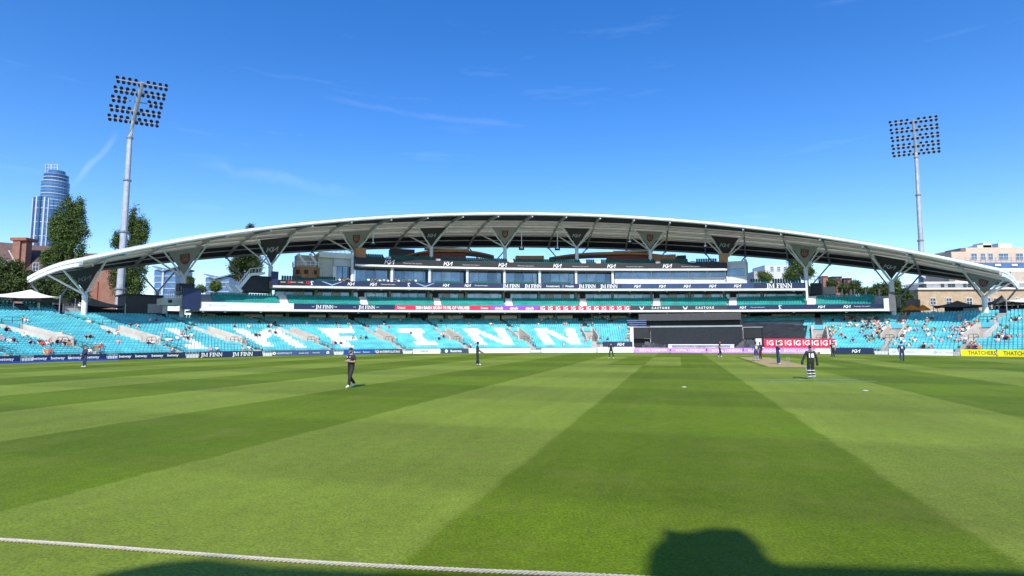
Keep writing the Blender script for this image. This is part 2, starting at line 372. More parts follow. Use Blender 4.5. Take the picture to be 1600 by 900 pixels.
# wall added for the unseen stand behind the viewer, outlined to cast its shadow
def shadow_profile(x, y, Yp=-8.):
    X, Y, z = gnd(x, y); t = (Y-Yp)/SDIR[1]; return np.array([X-SDIR[0]*t, Yp, z-SDIR[2]*t])
prof = [shadow_profile(*p) for p in ((-200, 990), (120, 908), (160, 896), (262, 877), (330, 872), (420, 884), (700, 896), (1008, 906), (1150, 886), (1180, 880), (1400, 886), (1620, 892), (2600, 905))]
mb = MB(); n = len(prof); prof.sort(key=lambda p: p[0]) if 0 else None
bk = [p+np.array([0, -1.2, 0]) for p in prof]
V = [tuple(p) for p in prof]+[(p[0], p[1], -1.3) for p in prof]+[tuple(p) for p in bk]+[(p[0], p[1], -1.3) for p in bk]
Fs = []
for i in range(n-1): Fs += [(i, i+1, n+i+1, n+i), (2*n+i, 2*n+i+1, 3*n+i+1, 3*n+i), (i, i+1, 2*n+i+1, 2*n+i)]
Fs += [(0, n, 3*n, 2*n), (n-1, 2*n-1, 4*n-1, 3*n-1)]
mb.add(V, Fs).build('shadow_wall', brickmat('shadow_wall_brick', (.3, .13, .08), (.24, .1, .07), (.4, .36, .3)), label='unseen wall added for the stand behind the viewer, shaped to cast its roofline shadow', cat='building')

blob = [shadow_profile(*p) for p in ((1006, 912), (1011, 868), (1022, 849), (1034, 843), (1038, 825), (1058, 831), (1085, 830), (1105, 824), (1150, 826), (1163, 830), (1167, 843), (1180, 853), (1166, 866), (1168, 884), (1172, 905))]  # unseen block added on the wall, outlined so its shadow falls at lower right
n = len(blob); V = [tuple(p) for p in blob]+[(p[0], p[1]-.5, p[2]) for p in blob]
MB().add(V, [tuple(range(n)), tuple(range(2*n-1, n-1, -1))]+[(i, (i+1) % n, n+(i+1) % n, n+i) for i in range(n)]).build('shadow_block', mat('shadow_block_grey', (.3, .3, .3), .7, .1, 1), label='unseen block added on the rear wall to cast the blocky shadow at lower right', cat='shadow_caster')

# ============================================================ LOWER BOWL
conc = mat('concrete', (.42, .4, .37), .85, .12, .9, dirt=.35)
conc_light = mat('pale_concrete', (.52, .49, .43), .8, .1, .9, dirt=.25)
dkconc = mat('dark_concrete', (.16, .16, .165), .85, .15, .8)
steel = mat('galvanised_steel', (.42, .44, .46), .45, .12, 2, metal=.6)
whitemetal = mat('white_steel', (.78, .79, .79), .4, .05, 1.5)
navy = mat('navy_panel', (.012, .022, .075), .45, .1, 1)
black = mat('black_panel', (.012, .013, .016), .55, .15, 1)
red = mat('red_panel', (.62, .02, .06), .45, .05, 1)
purple = mat('purple_panel', (.28, .06, .5), .45, .05, 1)
lilac = mat('lilac_panel', (.5, .25, .62), .5, .18, .5)
yellow = mat('yellow_panel', (.85, .72, .01), .5, .04, 1)
greytext = mat('grey_print', (.45, .46, .5), .6, .03, 1)
pink = mat('pale_print', (.8, .72, .74), .6, .03, 1)
dkgrey = mat('dark_grey_print', (.2, .21, .23), .6, .03, 1)
NR = 26
def row_r(i): return 84.0+.8*i
def row_z(i): return -.1+.25*i
PH0, PH1 = xr(-110, 90), xr(1700, 90)
GATES = [xr(x, RB, 555) for x in (-75, 42, 176, 300, 418, 528, 636, 738, 838, 935)]+[xr(x, RB, 552) for x in (1283, 1378, 1497, 1625)]
VOMX = [None, None, 62, 208, 343, 468, 595, 702, 812, 922, 1281, 1396, 1532, None]
GK = [None if x is None else (xr(x, 92.4, 524)-g)/(92.4-RB) for x, g in zip(VOMX, GATES)]; GK[0] = GK[1] = GK[2]; GK[-1] = GK[-2]
def ga(gi, r): return GATES[gi]+GK[gi]*(r-RB)          # aisles run a little askew of the radius
SC0, SC1 = xr(992, 84, 545), xr(1250, 88, 535)       # the black sight screen breaks the bowl
V0, V1 = 7, 14                                        # vomitory rows
VOMW = 1.2
def inside(ph, a, b): return a <= ph <= b
terr = thing('seating_terrace', P(0, 95, -1.3), 'curved concrete lower seating terrace round the far boundary', 'terrace')
for i in range(NR+2):
    cuts = [(SC0, SC1)] if i < 18 else []
    if V0 <= i <= V1: cuts += [(ga(k, row_r(i)+.4)-(VOMW+.2)/row_r(i), ga(k, row_r(i)+.4)+(VOMW+.2)/row_r(i)) for k, g in enumerate(GATES) if not SC0-.02 < g < SC1+.005]
    a = PH0
    for c in sorted(cuts)+[(PH1, PH1)]:
        if c[0] > a: MB().arc(a, c[0], row_r(i), row_r(i)+(.8 if i < NR+1 else 3.5), -1.2, row_z(min(i, NR))).build('terrace_step', conc, terr)
        a = max(a, c[1])
mb = MB().arc(PH0, PH1, RB+.5, row_r(0), -1.2, -.35); mb.build('front_walkway', conc, terr)
railm = mat('dark_rail', (.06, .065, .07), .5, .1, 2, metal=.3)
signm = mat('sign_turquoise', (.1, .5, .62), .5, .05, 1)
for gi, g in enumerate(GATES):
    if SC0-.02 < g < SC1+.005: continue
    z8, z17 = row_z(V0), row_z(V1+1)
    for s in (-1, 1):
        mb = MB(); q = []
        for r, zt in ((row_r(V0)-.3, z8+1.05), (row_r(V1)+.9, z17+.95)):
            for d in (VOMW, VOMW+.2): q.append(P(ga(gi, r)+s*d/r, r, -.6)); q.append(P(ga(gi, r)+s*d/r, r, zt))
        mb.hexa([q[0], q[2], q[6], q[4], q[1], q[3], q[7], q[5]]); mb.build('vomitory_wall', conc_light, terr)
    rb = row_r(V1)+.9; g0 = g; g = ga(gi, rb)
    mb = MB().arc(g-VOMW/rb, g+VOMW/rb, rb-.1, rb+.1, z8+2.1, z17+.95, 2); mb.build('vomitory_lintel', conc_light, terr)
    MB().arc(g-.8/rb, g+.8/rb, rb-.16, rb-.11, z8+2.2, z8+3.0, 1).build('vomitory_sign', signm, terr)
    MB().arc(g-VOMW/rb, g+VOMW/rb, rb+1.2, rb+1.3, -.6, z8+2.2, 2).build('vomitory_dark', black, terr)  # black panel put in for the dark inside the opening
    MB().arc(ga(gi, 92)-(VOMW+.6)/90, ga(gi, 92)+(VOMW+.6)/90, row_r(V0), rb+1, -.6, z8-.1, 2).build('vomitory_floor', conc, terr)
    mb = MB()                                        # tubular guard rail on top and at the mouth
    for (r, z, wd) in ((rb, z17+.95, VOMW), (row_r(V0)-.35, z8, VOMW*.55)):
        g = ga(gi, r); pts = [P(g-wd/r, r, z), P(g-wd/r, r, z+.75), P(g-wd*.8/r, r, z+1.0), P(g+wd*.8/r, r, z+1.0), P(g+wd/r, r, z+.75), P(g+wd/r, r, z)]
        mb.tube(pts, .045, 6); mb.tube([P(g, r, z), P(g, r, z+1)], .04, 6); mb.tube([P(g-wd/r, r, z+.5), P(g+wd/r, r, z+.5)], .03, 6)
    mb.build('guard_rail', railm, terr)
    mb = MB()                                        # aisle steps, half risers
    for i in range(0, V0):
        r = row_r(i); g = ga(gi, r); mb.arc(g-.55/r, g+.55/r, r-.4, r-.01, row_z(i)-.24, row_z(i)-.12, 1)
    mb.build('aisle_steps', conc, terr)
    mb = MB(); s = .6
    pts = [P(ga(gi, row_r(i))+s/row_r(i), row_r(i), row_z(i)+1.0) for i in range(0, V0)]; mb.tube(pts, .035, 6)
    for i in (0, 2, 4, 6): q = ga(gi, row_r(i))+s/row_r(i); mb.tube([P(q, row_r(i), row_z(i)), P(q, row_r(i), row_z(i)+1)], .03, 6)
    mb.build('handrail', railm, terr)

# ------------------------------------------------------------ seats
def inpoly(x, y, poly):
    c = False; j = len(poly)-1
    for i in range(len(poly)):
        xi, yi = poly[i]; xj, yj = poly[j]
        if (yi > y) != (yj > y) and x < (xj-xi)*(y-yi)/(yj-yi)+xi: c = not c
        j = i
    return c
LETTERS = [[(258, 514), (277, 514), (326, 545), (296, 546), (286, 538), (302, 538)],
    [(362, 514), (381, 514), (434, 543), (414, 543)], [(416, 514), (433, 514), (481, 543), (461, 543)], [(378, 514), (400, 524), (418, 514), (430, 520), (416, 532), (404, 531)],
    [(498, 514), (552, 514), (556, 521), (506, 521)], [(499, 514), (518, 514), (553, 542), (533, 542)], [(522, 527), (556, 527), (560, 533), (528, 533)],
    [(620, 513), (659, 513), (664, 521), (626, 521)], [(640, 519), (655, 519), (673, 537), (657, 537)], [(646, 533), (680, 533), (686, 540), (650, 540)],
    [(723, 513), (738, 513), (763, 540), (747, 540)], [(771, 512), (786, 512), (804, 539), (789, 539)], [(727, 513), (742, 513), (803, 539), (788, 539)],
    [(833, 513), (849, 513), (867, 538), (851, 538)], [(881, 513), (897, 513), (909, 538), (892, 538)], [(838, 513), (853, 513), (908, 538), (892, 538)]]
st = MB()                                             # one moulded seat: pan, back with a slight recline, bracket
st.hexa([(-.21, -.02, .40), (.21, -.02, .40), (.21, .36, .38), (-.21, .36, .38), (-.21, -.02, .45), (.21, -.02, .45), (.21, .36, .43), (-.21, .36, .43)])
st.hexa([(-.215, .42, .42), (.215, .42, .42), (.215, .45, .42), (-.215, .45, .42), (-.215, .335, .72), (.215, .335, .72), (.215, .375, .72), (-.215, .375, .72)])
st.hexa([(-.215, .335, .722), (.215, .335, .722), (.215, .38, .722), (-.215, .38, .722), (-.15, .44, .84), (.15, .44, .84), (.15, .465, .83), (-.15, .465, .83)])
st.hexa([(-.03, .1, .02), (.03, .1, .02), (.03, .34, .02), (-.03, .34, .02), (-.03, .1, .4), (.03, .1, .4), (.03, .34, .4), (-.03, .34, .4)])
SV = np.array(st.v); SF = np.array(st.f)
turq = mat('turquoise_plastic', (.13, .53, .58), .42, .22, .55, spec=.4)
seatwhite = mat('white_plastic', (.78, .79, .8), .45, .08, .6)
green = mat('green_plastic', (.03, .36, .31), .42, .18, .5, spec=.4)
dkgreen = mat('dark_green_plastic', (.02, .12, .1), .45, .2, .5)
def seat_rows(rows, p0, p1, aisles, skip=None, pitch=.5, aw=.45):
    out = []
    for i, r, z in rows:
        n = int((p1-p0)*r/pitch)
        for k in range(n):
            ph = p0+(k+.5)*pitch/r
            if skip and skip(i, ph, r): continue
            if any(abs(ph-(g(r) if callable(g) else g))*r < aw+.2 for g in aisles): continue
            out.append((ph, r+.3, z, i))
    return out
seat_me = {}
def seat_mesh(m):
    if m.name not in seat_me:
        me = bpy.data.meshes.new('stadium_seat'); me.from_pydata([tuple(v) for v in SV], [], [tuple(f) for f in SF]); me.materials.append(m); seat_me[m.name] = me
    return seat_me[m.name]
def seats_build(lst, m, label, labelrest, group, nind=300):
    info = []
    for (ph, r, z, i) in lst:
        p = P(ph, r, z); x, y = proj((p[0], p[1], z+.6)); vis = 4 < x < 1596
        info.append((p[1] if vis else 1e9, ph, p))
    info.sort(key=lambda t: t[0]); me = seat_mesh(m)
    for d, ph, p in info[:nind]:
        o = bpy.data.objects.new('stadium_seat', me); COL.objects.link(o); o.location = p; o.rotation_euler.z = -ph
        tag(o, label, 'seat', group)
    rest = info[nind:]
    if not rest: return
    phs = np.array([t[1] for t in rest]); ps = np.array([t[2] for t in rest]); c, s = np.cos(-phs), np.sin(-phs)
    X = SV[None, :, 0]*c[:, None]-SV[None, :, 1]*s[:, None]+ps[:, None, 0]; Y = SV[None, :, 0]*s[:, None]+SV[None, :, 1]*c[:, None]+ps[:, None, 1]; Z = SV[None, :, 2]+ps[:, None, 2]
    V = np.stack([X, Y, Z], 2).reshape(-1, 3); n = len(SV); Fs = (SF[None]+np.arange(len(rest))[:, None, None]*n).reshape(-1, 4)
    me = bpy.data.meshes.new('stadium_seats'); me.from_pydata(V.tolist(), [], Fs.tolist()); me.materials.append(m)
    link('stadium_seats', me, label=labelrest, cat='seats', kind='stuff')
def bowl_skip(i, ph, r):
    if SC0-.012 < ph < SC1 and i < 22: return True
    if i < 4 and xr(933, 84, 545) < ph < SC0: return True
    if V0-1 <= i <= V1+1 and any(abs(ph-ga(k, r))*r < VOMW+.55 for k in range(len(GATES))): return True
    return False
lower = seat_rows([(i, row_r(i), row_z(i)) for i in range(NR)], PH0, PH1, [lambda r, k=k: ga(k, r) for k in range(len(GATES))], bowl_skip)
tq, wh = [], []
for s_ in lower:
    p = P(*s_[:3]); x, y = proj((p[0], p[1], p[2]+.6))
    (wh if any(inpoly(x, y, L) for L in LETTERS) else tq).append(s_)
seats_build(tq, turq, 'turquoise plastic seat in the lower rows at the far left', 'rows of turquoise plastic seats filling the lower terrace', 'turquoise seats nearest the camera')
seats_build(wh, seatwhite, '', 'white plastic seats spelling letters across the turquoise terrace', '', 0)
LOWER = {(s_[3], round(s_[0]*1e4)) for s_ in lower}
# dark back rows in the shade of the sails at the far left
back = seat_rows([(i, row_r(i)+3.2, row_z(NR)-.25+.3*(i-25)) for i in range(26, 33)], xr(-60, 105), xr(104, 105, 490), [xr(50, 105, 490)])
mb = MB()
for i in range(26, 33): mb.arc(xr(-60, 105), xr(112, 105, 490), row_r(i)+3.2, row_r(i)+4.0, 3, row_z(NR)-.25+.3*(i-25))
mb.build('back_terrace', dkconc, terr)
seats_build(back, turq, '', 'turquoise seats in the shaded back rows under the sails at far left', '', 0)

# ------------------------------------------------------------ perimeter boards
def gb(ph): return float(gz(*P(ph, RB, 0)[:2]))
def board(x0, x1, m, texts, label, h=.92, zoff=0., tcol=white, r=RB, name='perimeter_board', group='perimeter boards', y=555, th=.56):
    a, b = xr(x0, r, y), xr(x1, r, y); z0 = (lambda p: gb(p)+zoff-.04); z1 = (lambda p: gb(p)+zoff+h)
    pm_ = P((a+b)/2, r, gb((a+b)/2)+zoff)
    o = thing(name, pm_, label, 'board', group)
    MB().arc(a+.0004, b-.0004, r, r+.12, z0, z1).build('panel', m, o)
    mb = MB()
    for s in (a+.4/r, (a+b)/2, b-.4/r): mb.beam(P(s, r+.1, gb(s)+zoff), P(s, r+.55, gb(s)+zoff), .06, .06); mb.beam(P(s, r+.15, gb(s)+zoff), P(s, r+.15, gb(s)+zoff+h*.9), .05, .05)
    mb.build('stay', steel, o)
    if texts:
        for (g, xc, hh, sq) in texts:
            t = MB(); arc_text(t, g, xc, r, gb(xr(xc, r, y))+zoff+h*.5, h=hh, squeeze=sq); t.build('lettering', tcol, o)
    return o
def gate(x0, x1, n, lab):
    a, b = xr(x0, RB, 555), xr(x1, RB, 555); z = gb(a)
    o = thing('boundary_gate', P((a+b)/2, RB, z), lab, 'gate', 'boundary gates')
    MB().arc(a, b, RB+.1, RB+.16, z+.02, z+.55, 1).build('gate_panel', mat('gate_white', (.62, .63, .64), .6, .1, 2), o)
    mb = MB(); ra = RB+.08
    mb.tube([P(a, ra, z), P(a, ra, z+.95), P(b, ra, z+.95), P(b, ra, z)], .03, 6)
    for k in (.25, .5, .75): q = a+(b-a)*k; mb.tube([P(q, ra, z), P(q, ra, z+.95)], .02, 6)
    mb.build('gate_frame', steel, o)
bet = glyphs('betway', .02); B = lambda *xs: [(bet, x, .5, 1.0) for x in xs]
board(-60, 33, navy, B(-25, 16), 'navy perimeter board at the left edge with white lettering over blue padding')
board(53, 109, navy, B(68, 96), 'navy board with two white words, second from the left edge')
board(111, 167, navy, B(122, 150), 'navy board with two white words behind the leftmost fielder')
board(184, 290, navy, B(200, 225, 250, 274), 'long navy board with four white words left of the centre left gate')
board(311, 410, navy, [(JMF, 334, .62, 1.0), (JMF, 382, .62, 1.0)], 'navy board with white serif lettering repeated twice')
hosp = glyphs('HOSPITALITY'); hosp2 = glyphs('book now   hospitality')
board(426, 521, mat('slate_blue', (.05, .085, .2), .5, .1, 1), [(hosp, 447, .3, 1), (glyphs('book now'), 477, .28, 1), (glyphs('hospitality'), 496, .28, 1), (ring(.5, .2), 431, .5, 1), (ring(.5, .2), 514, .5, 1)], 'slate blue board with small white capitals and a round badge at each end')
board(537, 586, mat('royal_blue', (.01, .06, .25), .5, .1, 1), [(glyphs('First Banner'), 556, .3, 1), (glyphs('Partners'), 574, .26, 1)], 'royal blue board with small white print behind the walking fielder')
board(587, 629, mat('slate_navy', (.03, .05, .1), .5, .1, 1), [(glyphs('INTERPOLITAN', .01), 610, .42, .95), (ring(.5, .3), 591, .5, 1)], 'slate navy board with wide white capitals and a ring emblem')
board(645, 688, mat('board_white', (.74, .75, .78), .5, .04, 1), [(glyphs('Hybrid', .01), 663, .5, 1.0)], 'white board with small blue lettering in the middle', tcol=navy)
board(689, 732, mat('slate_navy', (.03, .05, .1)), [(glyphs('Restrata', .015), 713, .48, 1), (ring(.5, .15), 698, .6, 1)], 'slate navy board with white word and round emblem')
wb = MATS['board_white']; hy = glyphs('HYATT REGENCY'); hyl = ring(.5, .28)
board(733, 829, wb, [(hyl, 756, .4, 1), (hy, 774, .22, 1.1), (hyl, 801, .4, 1), (hy, 815, .22, 1.1)], 'long white board with faint grey print right of the tall fielder', tcol=greytext)
board(846, 932, wb, [(hyl, 849, .4, 1), (hy, 866, .22, 1.1), (hyl, 903, .4, 1), (hy, 918, .22, 1.1)], 'long white board with faint grey print under the right hand seat letter', tcol=greytext)
for x0, x1, l in ((34, 52, 'low white boundary gate nearest the left edge'), (168, 183, 'low white boundary gate right of the leftmost fielder'), (291, 310, 'low white boundary gate below the first vomitory left of letter M'), (411, 425, 'low white boundary gate below the letter M'), (522, 536, 'low white boundary gate left of the walking fielder'), (630, 644, 'low white boundary gate below the letter I'), (830, 845, 'low white boundary gate between the two long white boards'), (1367, 1388, 'low white boundary gate beside the fielder at far right'), (1491, 1500, 'low white boundary gate beside the yellow board')):
    gate(x0, x1, 4, l)
pad = MB().arc(xr(-60, RB-.4), xr(186, RB-.4, 560), RB-.5, RB-.08, lambda p: gb(p)-.05, lambda p: gb(p)+.24); pad.build('boundary_padding', mat('blue_vinyl', (.015, .07, .42), .5, .1, 2), label='low blue padding along the foot of the left boards', cat='padding')
# white wall and raised board beside the screen
MB().arc(xr(934, RB, 548), xr(992, RB, 548), RB+.1, RB+.5, lambda p: gb(p)-.05, lambda p: gb(p)+1.1).build('low_wall', mat('white_render', (.76, .76, .75), .7, .06, 1, dirt=.15), label='low white wall left of the black sight screen', cat='wall')
board(942, 989, navy, [(KIA, 969, .55, 1)], 'raised navy board with white logo on the low white wall', h=1.05, zoff=1.1, r=RB+.3)
rl = glyphs('ROYAL LONDON', .01)
for i, x in enumerate((1019, 1076, 1133, 1190, 1247)):
    board(x-28, x+28, lilac, [(rl, x, .5, .95)], 'lilac board with white capitals, %s of five below the sight screen' % ('first', 'second', 'third', 'fourth', 'fifth')[i], h=.98, r=RB-.6)
board(1281, 1302, wb, [], 'plain white board between the lilac boards and the navy logo board')
board(1303, 1366, navy, [(KIA, 1334, .5, 1)], 'navy board with white logo right of the red raised boards', h=1.1)
board(1389, 1490, wb, [(hyl, 1392, .42, 1), (hy, 1412, .24, 1.1), (hyl, 1456, .42, 1), (hy, 1475, .24, 1.1)], 'white board with faint grey print behind the far right fielder', tcol=greytext, h=1.0)
th = glyphs('THATCHERS', .01)
board(1501, 1557, yellow, [(th, 1528.5, .6, .7)], 'yellow board with brown capitals, the whole word in view', tcol=mat('brown_print', (.12, .1, .02), .6, .03, 1), h=1.0)
board(1558, 1640, yellow, [(th, 1585, .6, .7)], 'yellow board with brown capitals cut by the right edge', tcol=MATS['brown_print'], h=1.0)
IG = glyphs('IG', .02)
for i, x in enumerate(np.linspace(1201, 1299, 8)):
    board(x-7.2, x+7.2, red, [(IG, x, .95, .95)], 'raised red board with two white capitals, %s of eight in the row' % ('first', 'second', 'third', 'fourth', 'fifth', 'sixth', 'seventh', 'last')[i], h=1.5, zoff=1.15, r=RB+1.2, y=540)
MB().arc(xr(1190, RB+1.3, 540), xr(1310, RB+1.3, 540), RB+1.4, RB+1.9, -1, lambda p: gb(p)+1.12).build('low_wall', MATS['white_render'], label='low white wall carrying the red raised boards', cat='wall')

# ------------------------------------------------------------ sight screen and its covers
scm = mat('screen_cloth', (.013, .017, .024), .8, .25, 2.5, bump=.5, bscale=6)
tarp = mat('black_tarpaulin', (.02, .024, .032), .6, .3, .8, bump=.9, bscale=1.2)
o = thing('sight_screen', P(xr(1085, 84), 84, -.3), 'wide black sight screen of vertical cloth strips behind the pitch', 'screen')
a, b = xr(1017, 84, 530), xr(1160, 84, 530); z0, z1 = zr(1090, 546, 84), zr(1090, 511.5, 84); NSL = 46
for k in range(NSL):
    p = a+(b-a)*k/NSL; q = a+(b-a)*(k+.94)/NSL; MB().arc(p, q, 84+.05*(k % 2), 84.1+.05*(k % 2), z0, z1, 1).build('cloth_strip', scm, o)
MB().arc(a, b, 84.2, 84.6, z0-.5, z1+.15).build('frame', black, o)
MB().arc(a-.001, b+.001, 83.95, 84.7, z1+.05, z1+.35).build('top_rail', mat('grey_rail', (.3, .31, .33), .5, .1, 1), o)
mb = pbox(998, 1158, 489.5, 500.5, 96.5, .3); mb.build('upper_screen', mat('screen_grey', (.06, .06, .064), .8, .1, 1), label='dark upper screen hung under the balcony above the sight screen', cat='screen')
mb = pbox(996, 1160, 500.6, 512, 97.6, .3); mb.build('recess_cover', black, label='black recess panel between the upper screen and the sight screen', cat='panel')
for x0, x1, lab in ((988, 1016, 'black side box left of the sight screen with white edge'), (1161, 1190, 'black side box right of the sight screen with pale edge')):
    o = thing('side_box', P(xr((x0+x1)/2, 85), 85, 0), lab, 'box', 'side boxes of the screen')
    pbox(x0, x1, 512, 529, 85, 3).build('cover', black, o); pbox(x0-1, x1+1, 510.6, 511.8, 84.9, 3.2).build('top_edge', MATS['grey_rail'], o)
    pbox(x0, x1, 529.3, 548, 86, 2).build('base', black, o)
    e = x1 if x0 < 1100 else x0; pbox(e-.4, e+.4, 511, 530, 84.8, .3).build('post', MATS['grey_rail'], o)
pbox(985, 990, 511, 551, 83.6, .5).build('white_pillar', MATS['white_render'], label='white end pillar left of the sight screen', cat='pillar')
pbox(1181, 1190, 529, 551, 83.2, .5).build('white_pillar', MATS['white_render'], label='white end pillar between the screen and red boards', cat='pillar')
def sheet(pts, nu, nv_, wob, name, m, label, cat, thick=.05):    # crumpled cover between four corners
    c = [np.array(p, float) for p in pts]; top = []; rng = np.random.RandomState(int(abs(c[0][0]*100)) % 9999)
    G = np.zeros((nv_+1, nu+1, 3))
    for j in range(nv_+1):
        for i in range(nu+1):
            u, v = i/nu, j/nv_; p = (c[0]*(1-u)+c[1]*u)*(1-v)+(c[3]*(1-u)+c[2]*u)*v
            p = p+np.array([0, 0, wob*(rng.rand()-.5)+wob*.8*math.sin(u*9+v*4)*math.sin(v*3.1)]); G[j, i] = p
    V = [tuple(p) for p in G.reshape(-1, 3)]; n = len(V); V += [(p[0], p[1], p[2]-thick) for p in V]
    Fs = []; W = nu+1
    for j in range(nv_):
        for i in range(nu): k = j*W+i; Fs += [(k, k+1, k+W+1, k+W), (n+k+W, n+k+W+1, n+k+1, n+k)]
    rim = [i for i in range(W)]+[j*W+nu for j in range(1, nv_+1)]+[nv_*W+i for i in range(nu-1, -1, -1)]+[j*W for j in range(nv_-1, 0, -1)]
    for a_, b_ in zip(rim, rim[1:]+rim[:1]): Fs.append((a_, b_, n+b_, n+a_))
    return MB().add(V, Fs).build(name, m, label=label, cat=cat, smooth=True)
sheet([pt(1162, 546, 83.6), pt(1256, 537, 84.4), pt(1262, 508, 97), pt(1160, 505, 97)], 24, 16, .35, 'seat_cover', tarp, 'big black tarpaulin draped over the seats right of the screen', 'tarpaulin')
sheet([pt(1000, 550, 82.9), pt(1042, 550, 82.9), pt(1040, 537, 84.2), pt(1008, 534, 84.2)], 14, 8, .3, 'ground_cover', tarp, 'crumpled black cover heaped at the left foot of the screen', 'tarpaulin')
sheet([pt(1145, 550, 82.9), pt(1185, 550, 82.9), pt(1180, 530, 84.2), pt(1162, 530, 84.2)], 14, 8, .3, 'ground_cover', tarp, 'crumpled black cover heaped at the right foot of the screen', 'tarpaulin')
o = thing('cover_trailer', P(xr(1095, 82.8), 82.8, -.6), 'low white trailer with a patterned side under the sight screen', 'trailer')
pbox(1044, 1147, 538, 539.6, 82.4, 1.2).build('top', whitemetal, o); pbox(1047, 1144, 539.8, 544.5, 82.6, .9).build('side', mat('trailer_side', (.35, .36, .38), .5, .5, 1.2), o)
for x0, x1 in ((1044, 1050), (1141, 1147)): pbox(x0, x1, 539.7, 545, 82.5, 1).build('end_plate', whitemetal, o)
o = thing('scaffold_seats', P(xr(995, 97), 97, 5), 'small stack of blue bench planks above the left side box', 'bench')
for k in range(4): pbox(979+k*2, 1010, 500+k*3.0, 501.4+k*3.0, 96-.8*k, .6).build('plank', mat('plank_blue', (.1, .14, .25), .6, .1, 1), o)

# ============================================================ GRANDSTAND
R1, R2, R3 = 97.5, 99.0, 100.0
z1t = zfun([(316, 470.8), (459, 475), (620, 477), (800, 477), (1080, 477.4), (1381, 474.4)], R1)
z1b = zfun([(316, 482.5), (459, 483), (620, 484.5), (800, 485), (1080, 485), (1381, 482.2)], R1)
z2t = zfun([(435, 437.5), (600, 439.5), (720, 442), (880, 443.3), (1135, 444), (1258, 440.5)], R2)
z2b = zfun([(435, 446.5), (600, 447.8), (720, 450), (880, 451.2), (1135, 451.6), (1258, 450)], R2)
z3t = zfun([(559, 402), (700, 407), (840, 411), (1000, 411), (1133, 410)], R3)
z3b = zfun([(559, 413), (700, 417), (840, 419.5), (1000, 420), (1133, 420)], R3)
sub = lambda f, d: (lambda p: f(p)+d)
gs = thing('grandstand', P(0, 110, -1.3), 'three-tier grandstand with balconies, boxes and lettered fascias behind the bowl', 'grandstand')
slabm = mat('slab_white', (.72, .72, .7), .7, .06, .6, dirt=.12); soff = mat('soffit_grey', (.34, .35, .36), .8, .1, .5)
lightgrey = mat('light_grey_cladding', (.52, .55, .57), .6, .06, .6, dirt=.08)
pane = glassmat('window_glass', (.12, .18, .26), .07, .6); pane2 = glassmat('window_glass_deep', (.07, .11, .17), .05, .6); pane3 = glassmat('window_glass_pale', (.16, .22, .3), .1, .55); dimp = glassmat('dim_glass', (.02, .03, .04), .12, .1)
A1, B1 = xr(312, R1, 478), xr(1384, R1, 478); A2, B2 = xr(426, R2, 443), xr(1259, R2, 445); A3, B3 = xr(555, R3, 410), xr(1136, R3, 415)
# lower concourse: floor, back wall, piers
LW0, LW1 = xr(300, 107, 490), xr(1392, 107, 488)
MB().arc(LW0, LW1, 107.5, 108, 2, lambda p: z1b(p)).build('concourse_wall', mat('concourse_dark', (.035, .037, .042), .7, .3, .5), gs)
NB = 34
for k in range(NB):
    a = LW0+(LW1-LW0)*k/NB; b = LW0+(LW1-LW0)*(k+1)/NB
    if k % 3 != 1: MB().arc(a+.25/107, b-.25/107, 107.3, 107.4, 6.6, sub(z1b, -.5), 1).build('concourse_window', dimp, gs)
    if k % 2 == 0: MB().tube([P(a, 106, 5), P(a, 106, z1b(a))], .38, 10).build('pier', mat('pier_grey', (.3, .31, .32), .7, .1, 1), gs, smooth=True)
# tier 1: slab, lip, seats deck
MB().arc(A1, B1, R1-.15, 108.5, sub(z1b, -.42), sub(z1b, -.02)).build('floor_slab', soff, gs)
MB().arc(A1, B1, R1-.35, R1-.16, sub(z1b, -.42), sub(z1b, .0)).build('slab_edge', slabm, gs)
for i in range(7): MB().arc(A1, B1, R1+.5+.8*i, R1+1.3+.8*i if i < 6 else 104.6, sub(z1b, -.01), (lambda p, i=i: z1t(p)-.75+.42*i)).build('deck_step', conc, gs)
TV1 = [xr(x, R1, 470) for x in (448, 572, 686, 797, 912, 1026, 1144, 1266)]
t1 = []
for i in range(6):
    for a, b in zip([A1+.02]+TV1, TV1+[B1-.012]):
        r = R1+.5+.8*i; n = int((b-a-1.7/r)*r/.5)
        for k in range(n):
            ph = a+.85/r+(k+.5)*.5/r; t1.append((ph, r+.3, z1t(ph)-.75+.42*i, i))
t1b = []
seats_build(t1, green, 'green plastic seat on the first balcony tier', 'rows of green plastic seats on the first balcony tier', '', 0)
for g in TV1:                                         # pale stair heads between the seat blocks
    mb = MB()
    for i in range(7): mb.arc(g-.75/R1, g+.75/R1, R1+.4+.7*i, R1+1.1+.7*i, z1t(g)-1.1, z1t(g)-.55+.42*i, 1)
    mb.build('stair', mat('stair_white', (.72, .7, .68), .7, .06, 1), gs)
    if g > TV1[0]: MB().arc(g-.65/104, g+.65/104, 104.0, 104.2, sub(z1t, 1.4), sub(z2b, -.7), 1).build('portal', black, gs)
